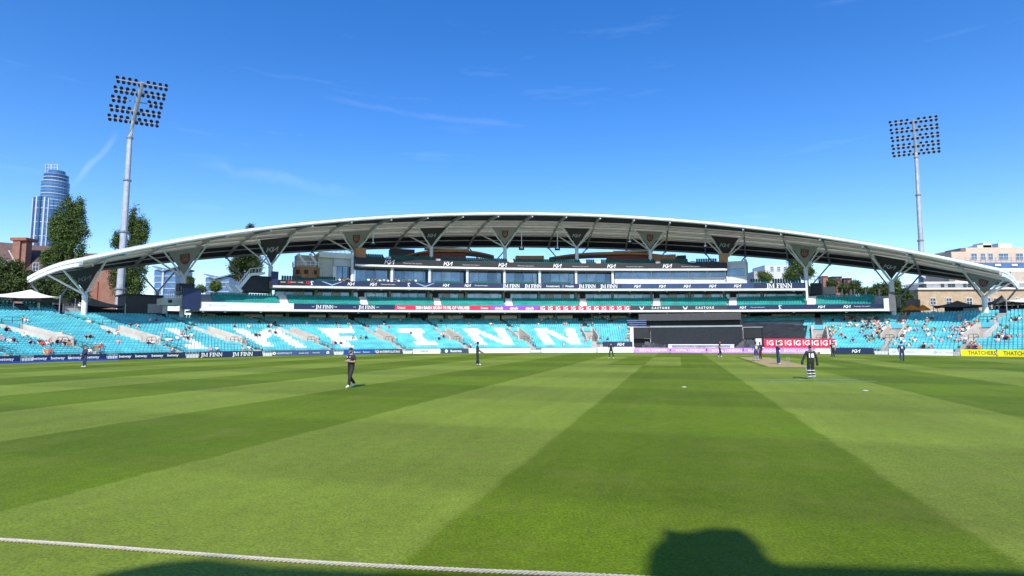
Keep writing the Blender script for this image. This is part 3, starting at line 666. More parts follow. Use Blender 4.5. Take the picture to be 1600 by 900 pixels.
# tier 1 glazing and piers
G0, G1 = xr(430, 104.6, 455), xr(1259, 104.6, 455); NP = 62
for k in range(NP):
    a = G0+(G1-G0)*k/NP; b = G0+(G1-G0)*(k+1)/NP
    MB().arc(a+.05/104, b-.05/104, 104.5, 104.58, sub(z1t, 1.75), sub(z2b, -.5), 1).build('pane', (pane, pane, pane2, pane3, dimp)[(k*7+k//3) % 5], gs)
    MB().arc(a-.05/104, a+.05/104, 104.4, 104.6, sub(z1t, 1.7), sub(z2b, -.45), 1).build('mullion', mat('mullion_grey', (.3, .32, .34), .5, .1, 1), gs)
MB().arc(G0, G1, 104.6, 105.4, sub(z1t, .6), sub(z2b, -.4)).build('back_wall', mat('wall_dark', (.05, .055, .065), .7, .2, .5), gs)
MB().arc(G0, G1, 104.3, 104.6, sub(z1t, .6), sub(z1t, 1.7)).build('sill_wall', lightgrey, gs)
PX2 = [xr(x, 101, 430) for x in (612, 671, 730, 788, 843, 900, 957, 1017, 1076, 1130)]
for k, g in enumerate([xr(x, 103, 455) for x in (494, 551)]+PX2+[xr(x, 103, 455) for x in (1190, 1256)]):
    MB().tube([P(g, 103.4, z1t(g)), P(g, 103.4, z2b(g)-.3)], .33, 10).build('pier', MATS['pier_grey'], gs, smooth=True)
# tier 2
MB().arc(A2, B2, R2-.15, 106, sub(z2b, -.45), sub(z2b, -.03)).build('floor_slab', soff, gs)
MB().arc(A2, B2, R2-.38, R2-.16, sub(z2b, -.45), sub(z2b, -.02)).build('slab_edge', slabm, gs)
L2a, L2b = xr(556, 103.5, 430), xr(960, 103.5, 430); NQ = 28
for i in range(3): MB().arc(A2, L2b, R2+.4+.8*i, R2+1.2+.8*i if i < 2 else 104, sub(z2b, 0), (lambda p, i=i: z2t(p)-.8+.35*i)).build('deck_step', conc, gs)
MB().arc(L2b, B2, R2+.4, 104, sub(z2b, 0), sub(z2t, -.3)).build('deck_step', conc_light, gs)
for k in range(NQ):
    a = L2a+(L2b-L2a)*k/NQ; b = L2a+(L2b-L2a)*(k+1)/NQ
    MB().arc(a+.05/103, b-.05/103, 103.5, 103.56, sub(z2t, -.1), sub(z3b, -.45), 1).build('pane', (pane, pane2, pane, pane3)[(k*5+k//4) % 4], gs)
    MB().arc(a-.05/103, a+.05/103, 103.42, 103.6, sub(z2t, -.2), sub(z3b, -.4), 1).build('mullion', MATS['mullion_grey'], gs)
MB().arc(L2a, B3, 103.7, 104.3, sub(z2b, 0), sub(z3b, -.4)).build('back_wall', mat('box_wall', (.1, .12, .15), .6, .2, .5), gs)
for g in PX2[:7]: MB().tube([P(g, 100.6, z2b(g)), P(g, 100.6, z3b(g)-.35)], .34, 12).build('pier', mat('white_pier', (.62, .66, .68), .5, .05, 1), gs, smooth=True)
t2 = []
for a, b in zip([xr(560, R2)]+PX2[:6], PX2[:7]):
    for i in range(2):
        r = R2+1.2+.8*i; n = int((b-a)*r*.72/.5); m0 = (a+b)/2
        for k in range(n): ph = m0+(k+.5-n/2)*.5/r; t2.append((ph, r, z2t(ph)-.45+.35*i, i))
for i in range(3):                                    # seats on the open left wing, and right wing
    for x0, x1 in ((440, 527), (1172, 1200), (1206, 1254)):
        r = R2+1+.8*i; a, b = xr(x0, r, 436), xr(x1, r, 436); n = int((b-a)*r/.5)
        for k in range(n): ph = a+(k+.5)*.5/r; t2.append((ph, r, z2t(ph)-.45+.4*i, i))
# press box: windows above a pale wall
X2 = [xr(x, 101.5, 430) for x in np.linspace(960, 1134, 7)]
MB().arc(X2[0], X2[-1], 101.6, 102.2, sub(z2t, -.4), sub(z2t, 1.75)).build('press_wall', lightgrey, gs)
for a, b in zip(X2[:-1], X2[1:]):
    MB().arc(a+.12/101, b-.12/101, 101.7, 101.78, sub(z2t, 1.8), sub(z3b, -.5), 1).build('pane', pane, gs); MB().arc(b-.12/101, b+.12/101, 101.5, 101.8, sub(z2t, 1.75), sub(z3b, -.4), 1).build('mullion', lightgrey, gs)
MB().arc(xr(980, R2), xr(1165, R2), R2+.5, R2+1.4, sub(z2t, 0), sub(z2t, .25)).build('press_desk', slabm, gs)
# tier 3
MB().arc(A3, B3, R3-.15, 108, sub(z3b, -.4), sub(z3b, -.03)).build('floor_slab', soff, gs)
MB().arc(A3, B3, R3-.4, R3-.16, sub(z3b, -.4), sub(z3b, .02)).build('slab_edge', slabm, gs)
TV3 = [xr(x, R3, 402) for x in (608, 685, 799, 912, 935, 1028, 1082)]
t3 = []
for i in range(4):
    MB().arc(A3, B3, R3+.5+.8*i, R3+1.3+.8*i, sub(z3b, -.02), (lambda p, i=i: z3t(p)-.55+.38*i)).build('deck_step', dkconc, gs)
    for a, b in zip([A3+.02]+TV3, TV3+[B3-.015]):
        r = R3+.5+.8*i; n = int((b-a-1.3/r)*r/.5)
        for k in range(n): ph = a+.65/r+(k+.5)*.5/r; t3.append((ph, r+.3, z3t(ph)-.55+.38*i, i))
seats_build(t2+t3, dkgreen, 'dark green seat on the upper balconies', 'rows of dark green seats on the two upper balconies', '', 0)
for g in TV3:
    MB().arc(g-.5/R3, g+.5/R3, R3+.4, R3+3.2, sub(z3t, -.6), sub(z3t, .5), 1).build('stair', MATS['stair_white'], gs)

# fascia strips, one per advertisement
def fascia(x0, x1, r, zb, zt, m, texts, yy, tcol=white, lab=None):
    a, b = xr(x0, r, yy), xr(x1, r, yy)
    o = MB().arc(a, b, r, r+.3, zb, zt).build('fascia_panel', m, gs, label=lab)
    if texts:
        for (g, xc, hf, sq, dz) in texts:
            t = MB(); ph = xr(xc, r, yy); H = zt(ph)-zb(ph); arc_text(t, g, xc, r, 0, h=hf*H, squeeze=sq, zfn=lambda p: (zt(p)+zb(p))/2+dz*H); t.build('lettering', tcol, o)
    return o
mti = glyphs('Movement that inspires')
f1 = lambda x0, x1, m, tx, tc=white, lab=None: fascia(x0, x1, R1, z1b, z1t, m, tx, 480, tc, lab)
f1(312, 459, wb, [(hyl, 328, .38, 1, 0), (hy, 345, .2, 1.2, 0), (glyphs('LONDON OLYMPIA'), 390, .17, 1.1, 0), (hyl, 419, .38, 1, 0), (hy, 438, .2, 1.2, 0)], greytext, 'white banner section with faint grey print at the left end')
ys = glyphs('years'); 
f1(459, 617, navy, [(JMF, 507, .62, .95, 0), (glyphs('THE'), 489, .16, 1, 0), (glyphs('1945'), 524, .22, 1, 0), (JMF, 573, .62, .95, 0), (glyphs('THE'), 554, .16, 1, 0), (glyphs('1945'), 590, .22, 1, 0)])
bb = glyphs('BISH BASH BOSH 99.9% OF VIRUSES', .035)
f1(617, 767, red, [(bb, 692, .62, .88, 0), (glyphs('Dettol', .02), 627, .42, 1, 0), (glyphs('Dettol', .02), 757, .42, 1, 0)], lab='red section with heavy white capitals')
ci = glyphs('cinch', .025); f1(767, 841, purple, [(ci, x, .62, 1, 0) for x in (779.5, 803, 827.5)], lab='purple section with one white word three times')
igs = np.linspace(847.5, 979, 12)
for x in igs: f1(x-6, x+6, red, [(IG, x+.6, .82, .95, 0)])
cas = glyphs('C A S T O R E', .03); wing = strokes([[(0, 1), (.5, 0), (.75, .35)], [(1.5, 1), (1.0, 0), (.75, .35)]], .3)
f1(985.2, 1136, mat('charcoal_panel', (.03, .035, .05), .5, .1, 1), [(wing, 1003, .55, 1, 0), (cas, 1032, .5, .95, 0), (wing, 1071, .55, 1, 0), (cas, 1101, .5, .95, 0)])
f1(1136, 1384, navy, [(KIA, 1161, .5, 1, 0), (mti, 1184, .26, 1, 0), (FIG, 1219, .85, 1, 0), (KIA, 1284, .5, 1, 0), (KIA, 1324, .5, 1, 0), (mti, 1347, .26, 1, 0)])
steelblue = mat('pale_blue_print', (.25, .38, .55), .6, .1, 1)
def chev(x0, r, zb, zt, yy, par):
    t = MB(); ph = xr(x0, r, yy); H = zt(ph)-zb(ph); arc_text(t, CHEV, x0, r, 0, h=.8*H, squeeze=1.2, zfn=lambda p: (zt(p)+zb(p))/2); t.build('lettering', steelblue, par)
f2 = lambda x0, x1, m, tx, tc=white, lab=None: fascia(x0, x1, R2, z2b, z2t, m, tx, 445, tc, lab)
redp = mat('red_print', (.7, .03, .03), .6, .05, 1)
sb = f2(427, 484, black, [(glyphs('RUNS'), 441, .22, 1, .1), (glyphs('WKTS  /  OVERS'), 463, .2, 1, .1)], lab='black scoreboard section at the left end')
t = MB()
for s_, x, hh, dz in (('34', 451, .5, .1), ('12', 480, .5, .1)):
    ph = xr(x, R2, 443); H = z2t(ph)-z2b(ph); arc_text(t, glyphs(s_, .02), x, R2, 0, h=hh*H, zfn=lambda p: (z2t(p)+z2b(p))/2+dz*H)
t.build('score_digits', redp, sb)
q1 = f2(484, 620, navy, [(FIG, 486.5, .75, 1, 0), (KIA, 548, .5, 1, 0), (KIA, 583, .5, 1, 0), (mti, 606, .28, .9, 0)]); chev(518, R2, z2b, z2t, 445, q1)
q2 = f2(620, 782, navy, [(FIG, 638.5, .75, 1, 0), (KIA, 697, .5, 1, 0), (KIA, 731, .5, 1, 0), (mti, 752, .28, .9, 0)]); chev(664, R2, z2b, z2t, 445, q2)
iw = glyphs('Investment | Wealth', .01)
f2(782, 972, navy, [(JMF, 799, .7, .95, 0), (JMF, 833, .7, .95, 0), (glyphs('Investment', .01), 864.5, .42, 1, 0), (glyphs('|'), 880, .6, 1, 0), (glyphs('Wealth', .01), 890, .42, 1, 0), (JMF, 918, .7, .95, 0), (JMF, 952, .7, .95, 0)])
f2(972, 1178, mat('navy_light', (.02, .05, .14), .45, .15, .4), [(KIA, x, .5, 1, 0) for x in (997, 1036, 1075, 1115, 1154)])
f2(1178, 1259, navy, [(JMF, 1219, .78, 1.05, 0)])
f3 = lambda x0, x1, tx: fascia(x0, x1, R3, z3b, z3t, black, tx, 412, pink)
for x0, x1, xk in ((556, 650, 608), (650, 740, 700), (740, 828, 786), (828, 913, 872), (913, 1000, 957), (1000, 1136, 1045)):
    o = f3(x0, x1, [(KIA, xk, .6, 1, 0)]); t = MB(); ph = xr(xk+34, R3, 412); H = z3t(ph)-z3b(ph)
    arc_text(t, mti, xk+36, R3, 0, h=.27*H, zfn=lambda p: (z3t(p)+z3b(p))/2-.12*H); t.build('lettering', greytext, o)
# glass balustrades and lamps under the slab edges
for x in (318, 352, 408, 560, 596, 640, 676, 719, 789, 937, 984, 1042, 1101, 1130, 1240, 1322):
    for (r, f, y) in ((R1, z1b, 486), (R2, z2b, 452)):
        if y == 452 and not 440 < x < 1250: continue
        p = P(xr(x, r, y), r+.2, f(xr(x, r, y))-.55); MB().lathe((p[0], p[1], p[2]-.12), [(.05, .25), (.22, .12), (.24, 0)], 10).build('downlight', whitemetal, gs)
# ---------------- end blocks and roof-top pods
wood = mat('cedar_boards', (.4, .17, .06), .6, .25, 1.5); wood2 = mat('orange_cedar', (.5, .24, .09), .6, .2, 1.5)
pbox(1135, 1165, 408, 420, 101, 6).build('end_wall', lightgrey, gs); pbox(1136, 1163, 420.5, 431, 101.2, 5).build('pane', pane, gs); pbox(1135, 1165, 431.3, 443, 101, 6).build('end_wall', lightgrey, gs)
pbox(1163, 1166.5, 404, 443, 101.1, 8).build('end_wall', lightgrey, gs)
# white concrete corner pod on the left
o = thing('corner_pod', pt(525, 440, 101), 'white concrete pod with glass front at the left end of the upper tier', 'building')
pbox(497, 522, 397, 440, 102.5, 7).build('wall', conc_light, o); pbox(499, 553, 395, 403, 101.4, 8).build('roof_canopy', slabm, o)
pbox(522, 553, 403.2, 416, 102.2, 5).build('upper_wall', lightgrey, o); pbox(520, 526, 416, 436, 102, 1).build('pillar', slabm, o)
for x0, x1 in ((526.5, 534.5), (535.5, 543), (544, 549)): pbox(x0, x1, 416.2, 438, 102.6, .1).build('pane', pane, o)
pbox(526, 549, 416.2, 440, 102.9, .3).build('inner_wall', MATS['wall_dark'], o)
g = xr(551, 101, 430); MB().tube([P(g, 101.2, zr(551, 442, 101)), P(g, 101.2, zr(551, 403, 101))], .42, 12).build('pillar', slabm, o, smooth=True)
mb = MB()
xs = np.linspace(498, 552, 9); top = [pt(x, 391, 101.8) for x in xs]; mb.tube(top, .06, 6)
for x, p in zip(xs, top): mb.tube([p, pt(x, 396, 101.8)], .05, 6)
mb.build('roof_railing', whitemetal, o)
pbox(553, 559, 401, 420, 100.6, .5).build('side_panel', navy, o)
# drum and stair to its left
o = thing('wooden_drum', pt(478, 440, 103), 'round cedar clad stair drum with white railings beside the white pod', 'building')
cc = pt(480, 437, 104.5); hz = zr(480, 419, 104.5)-cc[2]
MB().lathe((cc[0], cc[1], cc[2]-2), [(3.0, 0), (3.0, hz+2)], 20).build('drum', wood, o, smooth=True)
for an in (-1.9, -1.3, -.7): MB().box((cc[0]+3.02*math.cos(an)-.4, cc[1]+3.02*math.sin(an)-.1, cc[2]+hz-1.6), (cc[0]+3.02*math.cos(an)+.4, cc[1]+3.02*math.sin(an)+.1, cc[2]+hz-.7)).build('opening', black, o)
mb = MB(); ringp = [(cc[0]+3.1*math.cos(t), cc[1]+3.1*math.sin(t), cc[2]+hz) for t in np.linspace(-math.pi, 0.2, 12)]
for dz in (.5, 1.1): mb.tube([(p[0], p[1], p[2]+dz) for p in ringp], .07, 6)
for p in ringp: mb.tube([p, (p[0], p[1], p[2]+1.1)], .07, 6)
mb.build('railing', whitemetal, o)
mb = MB()
for x0, x1 in ((466, 478), (484, 496)): mb.beam(pt(x0, 396, 103.5), pt(x1, 414, 103.5), .25, .5)
mb.build('stair_stringer', whitemetal, o)
pbox(464, 498, 399, 419, 105.5, 3).build('back_wall', MATS['light_grey_cladding'], o)
# white stair on the left end of tier 1 / 2
o = thing('end_stair', pt(400, 455, 101), 'white railed outside stair climbing to the left end of the second tier', 'staircase')
a_, b_ = pt(372, 452, 101), pt(391, 429, 101); c_ = pt(414, 427, 101)
mb = MB(); mb.beam(a_, b_, .25, .6); mb.beam(b_, c_, .25, .5); mb.build('stringer', whitemetal, o)
mb = MB(); up_ = np.array([0, 0, 1.2])
mb.tube([a_+up_, b_+up_, c_+up_], .08, 6)
for k in range(13):
    t = k/12; q = a_+(b_-a_)*min(1, t*1.6) if t < .625 else b_+(c_-b_)*(t-.625)/.375; mb.tube([q, q+up_], .05, 6)
mb.build('railing', whitemetal, o)
mb = MB(); mb.beam(pt(352, 443, 100), pt(362, 455, 100), .3, .5); mb.beam(pt(368, 446, 100), pt(378, 456, 100), .3, .5); mb.build('lower_flight', whitemetal, o)
pbox(384, 424, 431, 456, 102, 4).build('under_wall', MATS['concourse_dark'], o)
# left end panels
pbox(286, 314, 450, 484, 97.3, .4).build('end_panel', navy, gs); pbox(280, 304, 443, 460, 99.5, 2.5).build('end_box', black, gs)
o = thing('camera_gantry', pt(268, 480, 100), 'small concrete camera gantry with railing left of the second column', 'gantry')
pbox(254, 284, 466, 477, 99.5, 4).build('platform', conc_light, o); pbox(263, 269, 468.5, 473, 99.4, .3).build('opening', black, o)
mb = MB()
for x in np.linspace(256, 283, 9): mb.tube([pt(x, 466, 99.5), pt(x, 447, 99.5) if x in (256, 283) else pt(x, 456, 99.5)], .05, 6)
mb.tube([pt(256, 456, 99.5), pt(283, 456, 99.5)], .05, 6); mb.build('railing', steel, o)
pbox(255, 262, 477, 490, 100, .8).build('leg', conc, o)
pbox(1381, 1389, 466, 486, 97.2, .5).build('end_panel', slabm, gs); pbox(1389, 1399, 456, 486, 97.4, .8).build('end_panel', dkconc, gs)
pbox(424, 435, 424, 447, 98.7, .4).build('end_panel', navy, gs)
pbox(1259, 1262, 438, 470, 98.7, .6).build('end_panel', slabm, gs)
pbox(1266, 1284, 442, 460, 103, 3).build('plant_box', black, gs)
mb = MB()
for x in np.linspace(1262, 1283, 5): mb.tube([pt(x, 443, 102), pt(x, 432, 102)], .06, 6)
mb.tube([pt(1262, 432, 102), pt(1283, 432, 102)], .06, 6); mb.tube([pt(1262, 437, 102), pt(1283, 437, 102)], .05, 6); mb.build('roof_railing', whitemetal, gs)
for x0, x1, y0, y1, r, lab in ((556, 572, 387, 403, 101.5, 'square cedar box at the left end of the top tier'), (1123, 1137, 396, 410, 101.5, 'square cedar box at the right end of the top tier')):
    pbox(x0, x1, y0, y1, r, 2.2).build('cedar_box', wood2, label=lab, cat='box', group='cedar boxes on the top tier')
# cedar pods behind the top tier: curved lens-shaped roof over a red drum
def pod(x0, x1, ytop, yb, xa, xb, lab):
    o = thing('cedar_pod', pt((x0+x1)/2, yb, 107), lab, 'building', 'cedar pods')
    r = 106; n = 24; V = []; Fs = []
    for i in range(n+1):
        x = x0+(x1-x0)*i/n; u = i/n; y = ytop+(yb-7-ytop)*(abs(2*u-1)**2.2)
        a, b = pt(x, y, r), pt(x, y+4.2-2.2*abs(2*u-1), r+.3); c = pt(x, y-1, r+7)
        V += [a, b, np.array([c[0], c[1], b[2]]), np.array([c[0], c[1], a[2]+.2])]
    for i in range(n):
        k = 4*i
        for j in range(4): Fs.append((k+j, k+4+j, k+4+(j+1) % 4, k+(j+1) % 4))
    Fs += [(0, 1, 2, 3), (4*n+3, 4*n+2, 4*n+1, 4*n)]
    MB().add(V, Fs).build('pod_roof', wood2, o, smooth=True)
    pbox(xa, xb, ytop+5, yb+2, r+1.2, 4).build('pod_wall', mat('oxblood_wall', (.2, .035, .025), .6, .2, 1), o)
    pbox(xa+10, xb+5, ytop-2.6, ytop-.2, r+3, 3).build('roof_unit', MATS['light_grey_cladding'], o)
pod(632, 772, 389.5, 406, 655, 728, 'cedar roofed pod with red wall behind the top tier, left of centre')
pod(858, 1062, 393.5, 409, 948, 1015, 'long cedar roofed pod with red wall behind the top tier, right of centre')
pbox(1018, 1056, 398, 409, 105.8, 3).build('cedar_hut', wood, label='cedar hut at the right end of the long pod', cat='hut')
pbox(1057, 1072, 399, 409, 106, 3).build('grey_hut', MATS['concourse_dark'], label='low dark hut right of the cedar hut', cat='hut')
pbox(610, 648, 389, 402, 107, 3).build('dark_hut', MATS['concourse_dark'], label='dark plant hut left of the left cedar pod', cat='hut')
pbox(806, 850, 399.5, 407, 106, 2).build('low_hut', wood, label='low cedar parapet between the two pods', cat='hut')

# ============================================================ ROOF
def translucent(name, col, fac):
    m = mat(name, col, .6, .1, .8, dirt=.08); t = m.node_tree; b = t.nodes['Principled BSDF']; out = [n for n in t.nodes if n.type == 'OUTPUT_MATERIAL'][0]
    tr = t.nodes.new('ShaderNodeBsdfTranslucent'); mx_ = t.nodes.new('ShaderNodeMixShader'); mx_.inputs[0].default_value = fac
    t.links.new(b.inputs['Base Color'].links[0].from_socket, tr.inputs['Color']); t.links.new(b.outputs[0], mx_.inputs[1]); t.links.new(tr.outputs[0], mx_.inputs[2]); t.links.new(mx_.outputs[0], out.inputs['Surface']); return m
RF, RC, RR = 92.0, 104.0, 117.0
ft = np.array([(128, 404.5), (190, 392), (280, 374.5), (340, 365), (400, 357), (500, 345.5), (560, 340.5), (630, 336.2), (700, 333), (780, 331.7), (860, 332), (930, 335), (1000, 339), (1100, 346), (1160, 351), (1295, 370.5), (1400, 386.7), (1440, 395), (1490, 405), (1563, 420.6)])
rt = np.array([(45, 437), (83, 431), (180, 418), (235, 412), (280, 408), (335, 402), (444, 395), (487, 392), (560, 388.5), (700, 386), (860, 386), (960, 388), (1055, 393), (1160, 399.5), (1273, 408), (1318, 414), (1362, 419), (1440, 428), (1481, 434), (1590, 448)])
cf = np.polyfit(ft[:, 0], ft[:, 1], 6); cr = np.polyfit(rt[:, 0], rt[:, 1], 6)
RXF = [128, 197, 277, 355, 424, 489, 550, 612, 669, 724, 779, 832, 885, 938, 991, 1047, 1103, 1161, 1220, 1281, 1348, 1417, 1490, 1563]
OFF = [-83, -76, -68, -69, -71, -69, -63, -59, -54, -51, -48, -39, -29, -21, -13, -7, -1, 4, 11, 16, 19, 21, 24, 27]
FP = [pt(x, np.polyval(cf, x)+2.6, RF) for x in RXF]; RP = [pt(x+d, np.polyval(cr, x+d)-.5, RR) for x, d in zip(RXF, OFF)]
def catmull(pts, t):
    n = len(pts); i = min(int(t), n-2); u = t-i; p = [pts[max(0, min(n-1, k))] for k in (i-1, i, i+1, i+2)]
    return .5*((2*p[1])+(-p[0]+p[2])*u+(2*p[0]-5*p[1]+4*p[2]-p[3])*u*u+(-p[0]+3*p[1]-3*p[2]+p[3])*u**3)
def RS(t, s, dz=0.):                                  # point on the roof: t along the ribs, s front to back
    a, b = catmull(FP, t), catmull(RP, t); L = 1.5*min(1, .35+min(t, 23-t)/4)
    return a*(1-s)+b*s+np.array([0, 0, 4*L*s*(1-s)+dz])
roof = thing('roof_canopy', tuple(RS(11.5, .5)-np.array([0, 0, 12])), 'sweeping arched white stadium roof on tree columns over the grandstand', 'roof')
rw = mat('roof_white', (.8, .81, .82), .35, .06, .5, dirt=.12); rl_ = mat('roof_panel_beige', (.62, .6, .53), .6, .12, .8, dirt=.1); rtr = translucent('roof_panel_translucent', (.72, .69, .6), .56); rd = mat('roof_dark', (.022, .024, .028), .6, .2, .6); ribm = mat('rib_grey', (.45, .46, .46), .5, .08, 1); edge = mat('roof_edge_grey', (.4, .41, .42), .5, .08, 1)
NT = 23
for k in range(NT):
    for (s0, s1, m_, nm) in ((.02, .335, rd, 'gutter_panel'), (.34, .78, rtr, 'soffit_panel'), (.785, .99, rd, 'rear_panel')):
        V = []; Fs = []; nu, nw = 3, 5
        for dz in (0, .22):
            for i in range(nu+1):
                for j in range(nw+1): V.append(RS(k+.012+.976*i/nu, s0+(s1-s0)*j/nw, dz))
        q = (nu+1)*(nw+1); W = nw+1
        for i in range(nu):
            for j in range(nw): c = i*W+j; Fs += [(c, c+1, c+W+1, c+W), (q+c+W, q+c+W+1, q+c+1, q+c)]
        for i in range(nu): Fs += [(i*W, (i+1)*W, q+(i+1)*W, q+i*W), (i*W+nw, (i+1)*W+nw, q+(i+1)*W+nw, q+i*W+nw)]
        for j in range(nw): Fs += [(j, j+1, q+j+1, q+j), (nu*W+j, nu*W+j+1, q+nu*W+j+1, q+nu*W+j)]
        MB().add(V, Fs).build(nm, m_, roof)
TT = np.linspace(0, NT, NT*3+1)
MB().tube([RS(t, 0, .05) for t in TT], .34, 12).build('front_rim', rw, roof, smooth=True)
MB().tube([RS(t, 1, -.05) for t in TT], .3, 8).build('rear_rim', edge, roof, smooth=True)
mb = MB()                                             # roof skin on top
V = []; Fs = []
for t in TT:
    for j in (0, .15, .335, .79, .9, 1): V.append(RS(t, j, .45))
for i in range(len(TT)-1):
    for j in (0, 1, 3, 4): k = i*6+j; Fs.append((k, k+1, k+7, k+6))
n = len(V); V += [v-np.array([0, 0, .12]) for v in V]; Fs += [tuple(n+i for i in f[::-1]) for f in Fs]
mb.add(V, Fs).build('roof_skin', rw, roof, smooth=True)
for s, rad in ((.35, .1), (.39, .05), (.43, .05), (.47, .06), (.52, .2), (.57, .07), (.61, .05), (.66, .2), (.7, .05), (.74, .08), (.86, .1)):
    MB().tube([RS(t, s, -.1-rad*(1.6 if rad > .15 else 1)) for t in TT], rad*(1.15 if rad > .15 else 1), 8).build('purlin', rw if rad >= .1 else mat('joint_strip', (.16, .155, .14), .6, .1, 1), roof, smooth=True)
for k in range(NT+1):
    pts = [RS(k, s, -.35) for s in np.linspace(.0, 1, 11)]; mb = MB()
    for a, b in zip(pts[:-1], pts[1:]): mb.beam(a, b, .3, .6)
    mb.build('rib', ribm, roof)
for k, dd in ((0, -.35), (NT, .35)):                  # broad white end edges
    for dz, s0, s1, hh in ((.1, 0, 1, .6), (-.62, .03, .94, .5)):
        pts = [RS(k, s, dz)+np.array([dd*.3, 0, 0]) for s in np.linspace(s0, s1, 10)]; mb = MB()
        for a, b in zip(pts[:-1], pts[1:]): mb.beam(a, b+(b-a)*.01, .35, hh)
        mb.build('end_edge', rw, roof)
# tree columns
COLS = [(133, 461, 499), (287, 433.5, 500), (423, 416.5, 457), (555, 396, 406), (674, 387, 407), (789, 386.5, 410), (901, 387, 411), (1016, 392, 411), (1134, 404, 411), (1259, 420, 473), (1393, 441, 499), (1538, 464, 499)]
colm = mat('column_white', (.8, .82, .82), .4, .05, 1.5, dirt=.08)
bangrey = mat('banner_grey', (.3, .29, .28), .8, .08, 1); bandark = mat('banner_charcoal', (.045, .042, .045), .8, .15, 1); crestm = mat('crest_red', (.16, .055, .05), .8, .1, 1); crestl = mat('crest_pale', (.34, .2, .18), .8, .1, 1)
for k, (x, yn, yb) in enumerate(COLS):
    nd = pt(x, yn, RC); ph = xr(x, RC, yn); base = np.array([nd[0], nd[1], zr(x, yb, RC)-.4])
    co = MB(); co.tube([base, base+(nd-base)*.98, nd], [.46, .42, .34], 14)
    c_ = co.build('column', colm, roof, smooth=True)
    MB().lathe((nd[0], nd[1], nd[2]-.35), [(.3, -.1), (.5, 0), (.5, .25), (.35, .5)], 14).build('node', colm, c_, smooth=True)
    tl, tr = 2*k, 2*k+1; ends = {}
    for t, s in ((tl, .34), (tr, .34), (tl, .64), (tr, .64)):
        e = RS(t, s, -.6); ends[t, s] = e; MB().tube([nd+(e-nd)*.02, nd+(e-nd)*.2, e], [.14, .18, .14], 10).build('strut', colm, c_, smooth=True)
        mb = MB().lathe((e[0], e[1], e[2]+.1), [(.22, -.2), (.26, 0), (.2, .3)], 8); mb.build('bracket', rw, c_)
    rn = (RS(tl, 1)+RS(tr, 1))/2; q = np.array([rn[0], rn[1], rn[2]-6.2])
    for t in (tl, tr): MB().tube([RS(t, .985, -.4), q], .16, 8).build('rear_strut', mat('strut_grey', (.3, .33, .36), .5, .1, 1), c_, smooth=True)
    MB().tube([q, (q[0], q[1], 8.5)], .3, 10).build('rear_column', MATS['strut_grey'], c_, smooth=True)
    # triangular banner stretched between the front struts
    lf, rg = ends[tl, .34], ends[tr, .34]; dn = nd+np.array([0, 0, .55]); A = nd+(lf-nd)*.84; B_ = nd+(rg-nd)*.84
    inw = np.array([CX-nd[0], CY-nd[1], 0]); inw /= np.linalg.norm(inw)
    dark_ = k % 2 == 0; ban = MB(); A2_, B2_ = A+(B_-A)*.07, B_+(A-B_)*.07
    nrm = np.cross(B2_-A2_, dn-A2_); nrm /= np.linalg.norm(nrm); nrm = nrm if nrm@inw > 0 else -nrm; th_ = nrm*.05
    ban.add([A2_, B2_, dn, A2_-th_, B2_-th_, dn-th_], [(0, 1, 2), (5, 4, 3), (0, 3, 4, 1), (1, 4, 5, 2), (2, 5, 3, 0)])
    bo = ban.build('banner', bandark if dark_ else bangrey, c_)
    ux = (B2_-A2_)/np.linalg.norm(B2_-A2_); uy = np.cross(nrm, ux); uy = uy if uy[2] > 0 else -uy
    mid = (A2_+B2_)/2; Wd = np.linalg.norm(B2_-A2_); Ht = abs((dn-mid)@uy); pr = MB()
    sh = ((dn-mid)@ux)
    def put(V2, F2, cx, cy, sc, m_, lift, nm):
        o_ = MB().add([mid+ux*(cx+v[0]*sc)+uy*(cy+v[1]*sc)+nrm*lift for v in V2], F2).build(nm, m_, c_)
    if dark_:
        g = KIA; s_ = Ht*.17; put(g[0]-np.array([1.3, .5]), g[1], sh*.45, -Ht*.42, s_, greytext if k else dkgrey, .03, 'lettering')
    else:
        sc = Ht*.21; shield = [(-.75, 1), (.75, 1), (.75, -.2), (.5, -.75), (0, -1.1), (-.5, -.75), (-.75, -.2)]
        put(shield, [tuple(range(7))], sh*.4, -Ht*.38, sc, crestm, .03, 'crest')
        fe, ff = strokes([[(-.35, .15), (-.28, .6), (-.45, .8)], [(0, .15), (0, .75), (.12, .9)], [(.35, .15), (.28, .6), (.45, .8)], [(-.55, -.1), (.55, -.1)], [(-.45, -.38), (.45, -.38)], [(-.3, .05), (.3, .05)]], .12)
        put(fe, ff, sh*.4, -Ht*.38, sc, crestl, .045, 'crest_feathers')
# loudspeakers and small lamps hung under the roof
for i, (x, y0, y1) in enumerate(((583, 356, 381), (815, 361, 389), (871, 364, 389.5), (1102, 362, 386), (984, 362, 379))):
    o = thing('hanging_speaker', pt(x, y1, 100), 'small loudspeaker on a drop pole under the roof, %s from the left' % ('first', 'second', 'third', 'last', 'fourth')[i], 'loudspeaker', 'hanging loudspeakers')
    MB().tube([pt(x, y0, 100), pt(x, y1-2, 100)], .1, 8).build('drop_pole', rw, o); pbox(x-4, x+4, y1-4, y1+1, 100.2, .8).build('speaker_box', black, o); pbox(x-2, x+2, y1-2.5, y1-1, 99.9, .25).build('lamp', rw, o)

